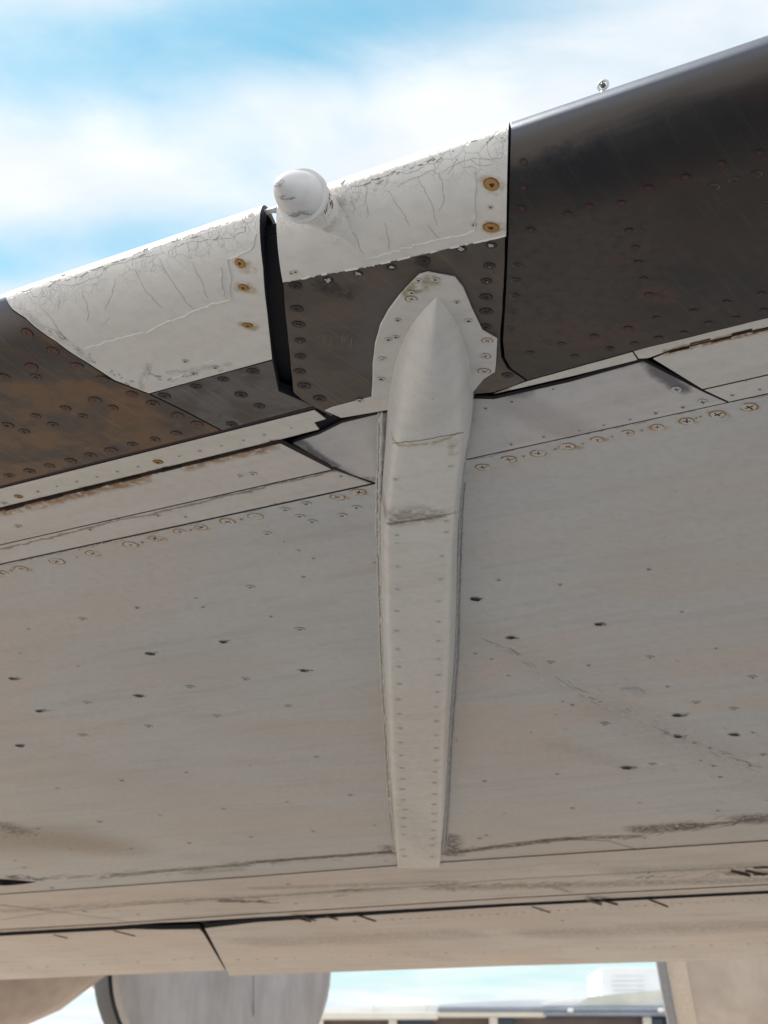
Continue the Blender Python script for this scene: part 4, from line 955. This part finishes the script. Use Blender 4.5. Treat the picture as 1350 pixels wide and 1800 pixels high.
# ------------------------------------------------------------------ engine nacelles hanging beyond the trailing edge
def wpt(px, py, depth): return CAM + ray(px, py) * (depth / FPX)
def basis(axis):
    a = axis.normalized(); u = a.cross(Vector((0, 0, 1))).normalized(); return a, u, u.cross(a)
def revolve(name, origin, axis, prof_, mat, parent, n=56, smooth=True, angle=35, caps=True):
    a, u, v = basis(axis); bm = bmesh.new(); rings = []
    for (d, r) in prof_:
        rings.append([bm.verts.new(a * d + u * (r * math.cos(2 * math.pi * k / n)) + v * (r * math.sin(2 * math.pi * k / n))) for k in range(n)])
    for x, y in zip(rings, rings[1:]):
        for k in range(n): bm.faces.new([x[k], x[(k + 1) % n], y[(k + 1) % n], y[k]])
    if caps: bm.faces.new(rings[0][::-1]); bm.faces.new(rings[-1])
    return from_bm(name, bm, parent, [mat], smooth=smooth, angle=angle)
def nac_mat(name, base, patch):
    m, nt, p = new_mat(name); b = NB_(nt); tc = b.n('ShaderNodeTexCoord'); P = tc.outputs['Object']
    n1 = b.noise(b.mapv(P, (5, 5, 0.8)), 1.3, 6, 0.6); n2 = b.noise(P, 2.5, 5)
    col = b.mix(b.ramp(n1.outputs['Fac'], 0.38, 0.68), base, patch)
    col = b.mix(b.math('MULTIPLY', b.ramp(n2.outputs['Fac'], 0.45, 0.7), 0.4), col, tuple(c * .6 for c in base))
    b.l(col, p.inputs['Base Color']); p.inputs['Roughness'].default_value = 0.45; p.inputs['Metallic'].default_value = 0.1
    return m
M_NGREY = nac_mat('nacelle_grey', (0.46, 0.455, 0.47), (0.36, 0.34, 0.34))
M_NBROWN = nac_mat('nacelle_tan', (0.42, 0.34, 0.29), (0.33, 0.265, 0.225))
M_NTAN = nac_mat('nacelle_beige', (0.60, 0.55, 0.51), (0.50, 0.45, 0.415))
M_NLIP = plain('nacelle_black_lip', (0.012, 0.016, 0.026), 0.5)
M_NPALE = plain('nacelle_pale_lip', (0.66, 0.60, 0.54), 0.4, 0.2)
M_NBLUE = plain('nacelle_blue_grey_edge', (0.33, 0.35, 0.40), 0.4, 0.2)
M_SEAMD = plain('cowl_seam_dark', (0.26, 0.25, 0.255), 0.7)
def empty(name, loc, label, cat, group=None):
    o = bpy.data.objects.new(name, None); C.objects.link(o); o.location = loc; tag(o, label, cat, group); return o
DN = 11.0; K = DN / FPX
# grey nacelle: closed by a flat grey cover, black lip behind it
o1 = wpt(398, 1703, DN)
nac = empty('engine_nacelle', o1, 'grey engine nacelle with black rim hanging below the wing trailing edge', 'engine nacelle', 'engine nacelles beyond the wing')
axn = Vector((-0.42, 1.0, 0.06))
rr = 201 * K
revolve('cowl', Vector(), axn, [(0.0, rr * .965), (0.02, rr * .985), (0.10, rr), (0.36, rr * .97), (0.5, rr * .80), (1.2, rr * .55), (3.2, rr * .2)], M_NGREY, nac)
revolve('intake_cover', Vector(), axn, [(-0.05, rr * .30), (-0.045, rr * .55), (-0.03, rr * .8), (0.0, rr * .955)], M_NGREY, nac)
revolve('rim', Vector(), axn, [(0.07, rr * .985), (0.09, rr * 1.025), (0.34, rr * 1.05), (0.44, rr * 1.035), (0.50, rr * .9)], M_NLIP, nac)
for dx in (54,):
    a0 = wpt(391 + dx, 1640, DN - 0.06) - o1; a1 = wpt(391 + dx + 1, 1703 + math.sqrt(190 ** 2 - dx ** 2), DN - 0.05) - o1
    tube('cowl_seam', [a0, a0.lerp(a1, .5), a1], 0.005, M_SEAMD, nac, 5)
tube('pylon', [Vector((0, 1.4, rr * .9)), Vector((0, 1.6, rr + .5))], [.18, .16], M_NGREY, nac, 10)
# brown nacelle at far left: a long rounded belly
DB = 10.0; KB = DB / FPX
o2 = wpt(-15, 1560, DB)
nb = empty('engine_nacelle', o2, 'brown rounded engine nacelle at the lower left corner under the wing', 'engine nacelle', 'engine nacelles beyond the wing')
ax2 = Vector((1.0, .25, 0.42))
revolve('cowl', Vector(), ax2, [(-1.7, .30), (-1.4, .56), (-0.9, .76), (-0.3, .82), (0.15, .80), (0.5, .70), (0.75, .55), (0.9, .36), (0.98, .12)], M_NBROWN, nb)
hb = wpt(5, 1789, DB - .6) - o2
revolve('drain_port', hb, Vector((0.2, -.5, -.6)), [(0, .05), (.05, .06), (.12, .06)], M_NLIP, nb, 20)
tube('pylon', [Vector((-.3, .3, .7)), Vector((-.3, .5, 1.15))], [.2, .18], M_NBROWN, nb, 10)
# beige nacelle at the right: barrel seen from the side, pale lip on its left end
DR = 10.5; KR = DR / FPX
o3 = wpt(1168, 1560, DR)
nr = empty('engine_nacelle', o3, 'beige engine nacelle with pale front lip at the lower right corner', 'engine nacelle', 'engine nacelles beyond the wing')
ax3 = Vector((1.0, -.22, 0.10)); rr3 = 330 * KR
revolve('cowl', Vector(), ax3, [(0.10, rr3 * .97), (0.35, rr3 * 1.02), (1.2, rr3 * 1.06), (2.6, rr3), (3.6, rr3 * .75)], M_NTAN, nr)
revolve('lip', Vector(), ax3, [(-.01, rr3 * .95), (0.015, rr3 * .965), (0.05, rr3 * .97), (0.10, rr3 * .972)], M_NPALE, nr)
revolve('inlet_edge', Vector(), ax3, [(-0.07, rr3 * .90), (-0.06, rr3 * .94), (-0.02, rr3 * .955), (-0.009, rr3 * .95)], M_NBLUE, nr)
pts = []
a3, u3, v3 = basis(ax3)
for k in range(14):
    f = k / 13.0; d_ = 0.14 + 0.5 * f; ang = math.atan2(-0.75, 0) ; th = R(238 + 26 * f ** 1.4 * 1.6)
    r_ = rr3 * (0.985 + 0.05 * f)
    pts.append(a3 * d_ + u3 * r_ * math.cos(th) + v3 * r_ * math.sin(th))
tube('cowl_seam', pts, 0.012, M_NPALE, nr, 5)

# ------------------------------------------------------------------ low terminal building far behind
DT = 85.0
def tw(px, py, dd=0): return wpt(px, py, DT + dd)
zt = lambda py: tw(800, py).z
xt = lambda px: tw(px, 1770).x
YT = tw(800, 1770).y
term = empty('terminal_building', Vector((xt(860), YT + 6, 0)), 'low pale airport building with flat roof and dark windows far behind the wing', 'building')
TO = Vector(term.location)
def bx(name, x0, x1, y0, y1, z0, z1, mat, parent=term):
    bm = bmesh.new(); bmesh.ops.create_cube(bm, size=1)
    for v in bm.verts:
        v.co = Vector((x0 + (v.co.x + .5) * (x1 - x0), y0 + (v.co.y + .5) * (y1 - y0), z0 + (v.co.z + .5) * (z1 - z0))) - TO
    o = from_bm(name, bm, parent, [mat])
    md = o.modifiers.new('edge', 'BEVEL'); md.width = min(.04, (y1 - y0) * .1); md.segments = 1
    return o
M_TW = plain('terminal_white', (0.85, 0.86, 0.86), 0.6, 0, .1, 1); M_TG = plain('terminal_steel', (0.30, 0.36, 0.46), 0.5, 0, .3, 1)
M_TC = plain('terminal_cream', (0.80, 0.80, 0.74), 0.6, 0, .15, 1); M_TGR = plain('terminal_green', (0.76, 0.79, 0.72), 0.6, 0, .4, .6)
M_TB = plain('terminal_brown', (0.16, 0.13, 0.125), 0.6, 0, .4, 1); M_TP = plain('terminal_lavender', (0.80, 0.83, 0.86), 0.6, 0, .15, 1)
m_, nt_, p_ = new_mat('terminal_glass'); p_.inputs['Base Color'].default_value = (0.03, 0.055, 0.10, 1); p_.inputs['Roughness'].default_value = 0.15; M_TGL = m_
X0, X1 = xt(520), xt(1330)
bx('wall', X0, X1, YT + 1.2, YT + 14, 0, zt(1786), M_TB)
bx('fascia', X0, xt(770), YT, YT + 13, zt(1792), zt(1779), M_TC)
bx('fascia', xt(770), xt(960), YT - .1, YT + 13, zt(1788), zt(1778), M_TC)
bx('roof_beam', xt(770), X1, YT - .3, YT + 13, zt(1778) + .002, zt(1770), M_TG)
bx('roof_beam', xt(955), X1, YT - .2, YT + 13, zt(1786), zt(1778), M_TG)
# shallow pitched roof sheets
def roof(name, pl, y0, y1, mat):
    bm = bmesh.new(); A = [bm.verts.new(Vector((xt(x), y0, zt(y))) - TO) for x, y in pl]; B = [bm.verts.new(Vector((xt(x), y1, zt(y))) - TO) for x, y in pl]
    n = len(pl)
    for i in range(n): bm.faces.new([A[i], A[(i + 1) % n], B[(i + 1) % n], B[i]])
    bm.faces.new(A[::-1]); bm.faces.new(B); return from_bm(name, bm, term, [mat])
roof('roof', [(520, 1779), (770, 1779), (770, 1766), (700, 1768), (560, 1774)], YT + .4, YT + 13, M_TW)
roof('roof', [(771, 1769), (1330, 1769), (1330, 1752), (1000, 1755), (860, 1759), (771, 1765)], YT + .4, YT + 13, M_TW)
roof('canopy', [(1012, 1768), (1180, 1768), (1180, 1738), (1110, 1744), (1035, 1752)], YT + .1, YT + .38, M_TGR)
roof('canopy', [(955, 1768), (1011, 1768), (1011, 1760), (985, 1761)], YT + .1, YT + .38, M_TW)
bx('penthouse', xt(1072), xt(1200), YT + 3, YT + 9, zt(1752), zt(1690), M_TP)
bx('vent_cap', xt(1066), xt(1074), YT + 4, YT + 5, zt(1752), zt(1708), M_TW)
for x in (690, 868, 1140, 560, 1290): bx('post', xt(x - 7), xt(x + 8), YT + .7, YT + 1.1, 0, zt(1786), M_TW)
for x in (1000, 1158): bx('bracket', xt(x - 4), xt(x + 5), YT - .8, YT - .32, zt(1781), zt(1774), M_TW)
for x0, x1 in ((700, 760), (1150, 1170), (876, 905), (1172, 1282)):
    bx('window', xt(x0), xt(x1), YT + .95, YT + 1.15, zt(1900), zt(1789), M_TGL)

for k in range(5):
    z0 = zt(1748 - k * 9)
    bx('louvre', xt(1090), xt(1150), YT + 2.9, YT + 3.02, z0, z0 + .10, M_TP)
for k in range(7):
    x = 560 + k * 95
    bx('parapet_rib', xt(x), xt(x + 3), YT + .32, YT + .42, zt(1777), zt(1766), M_TC)
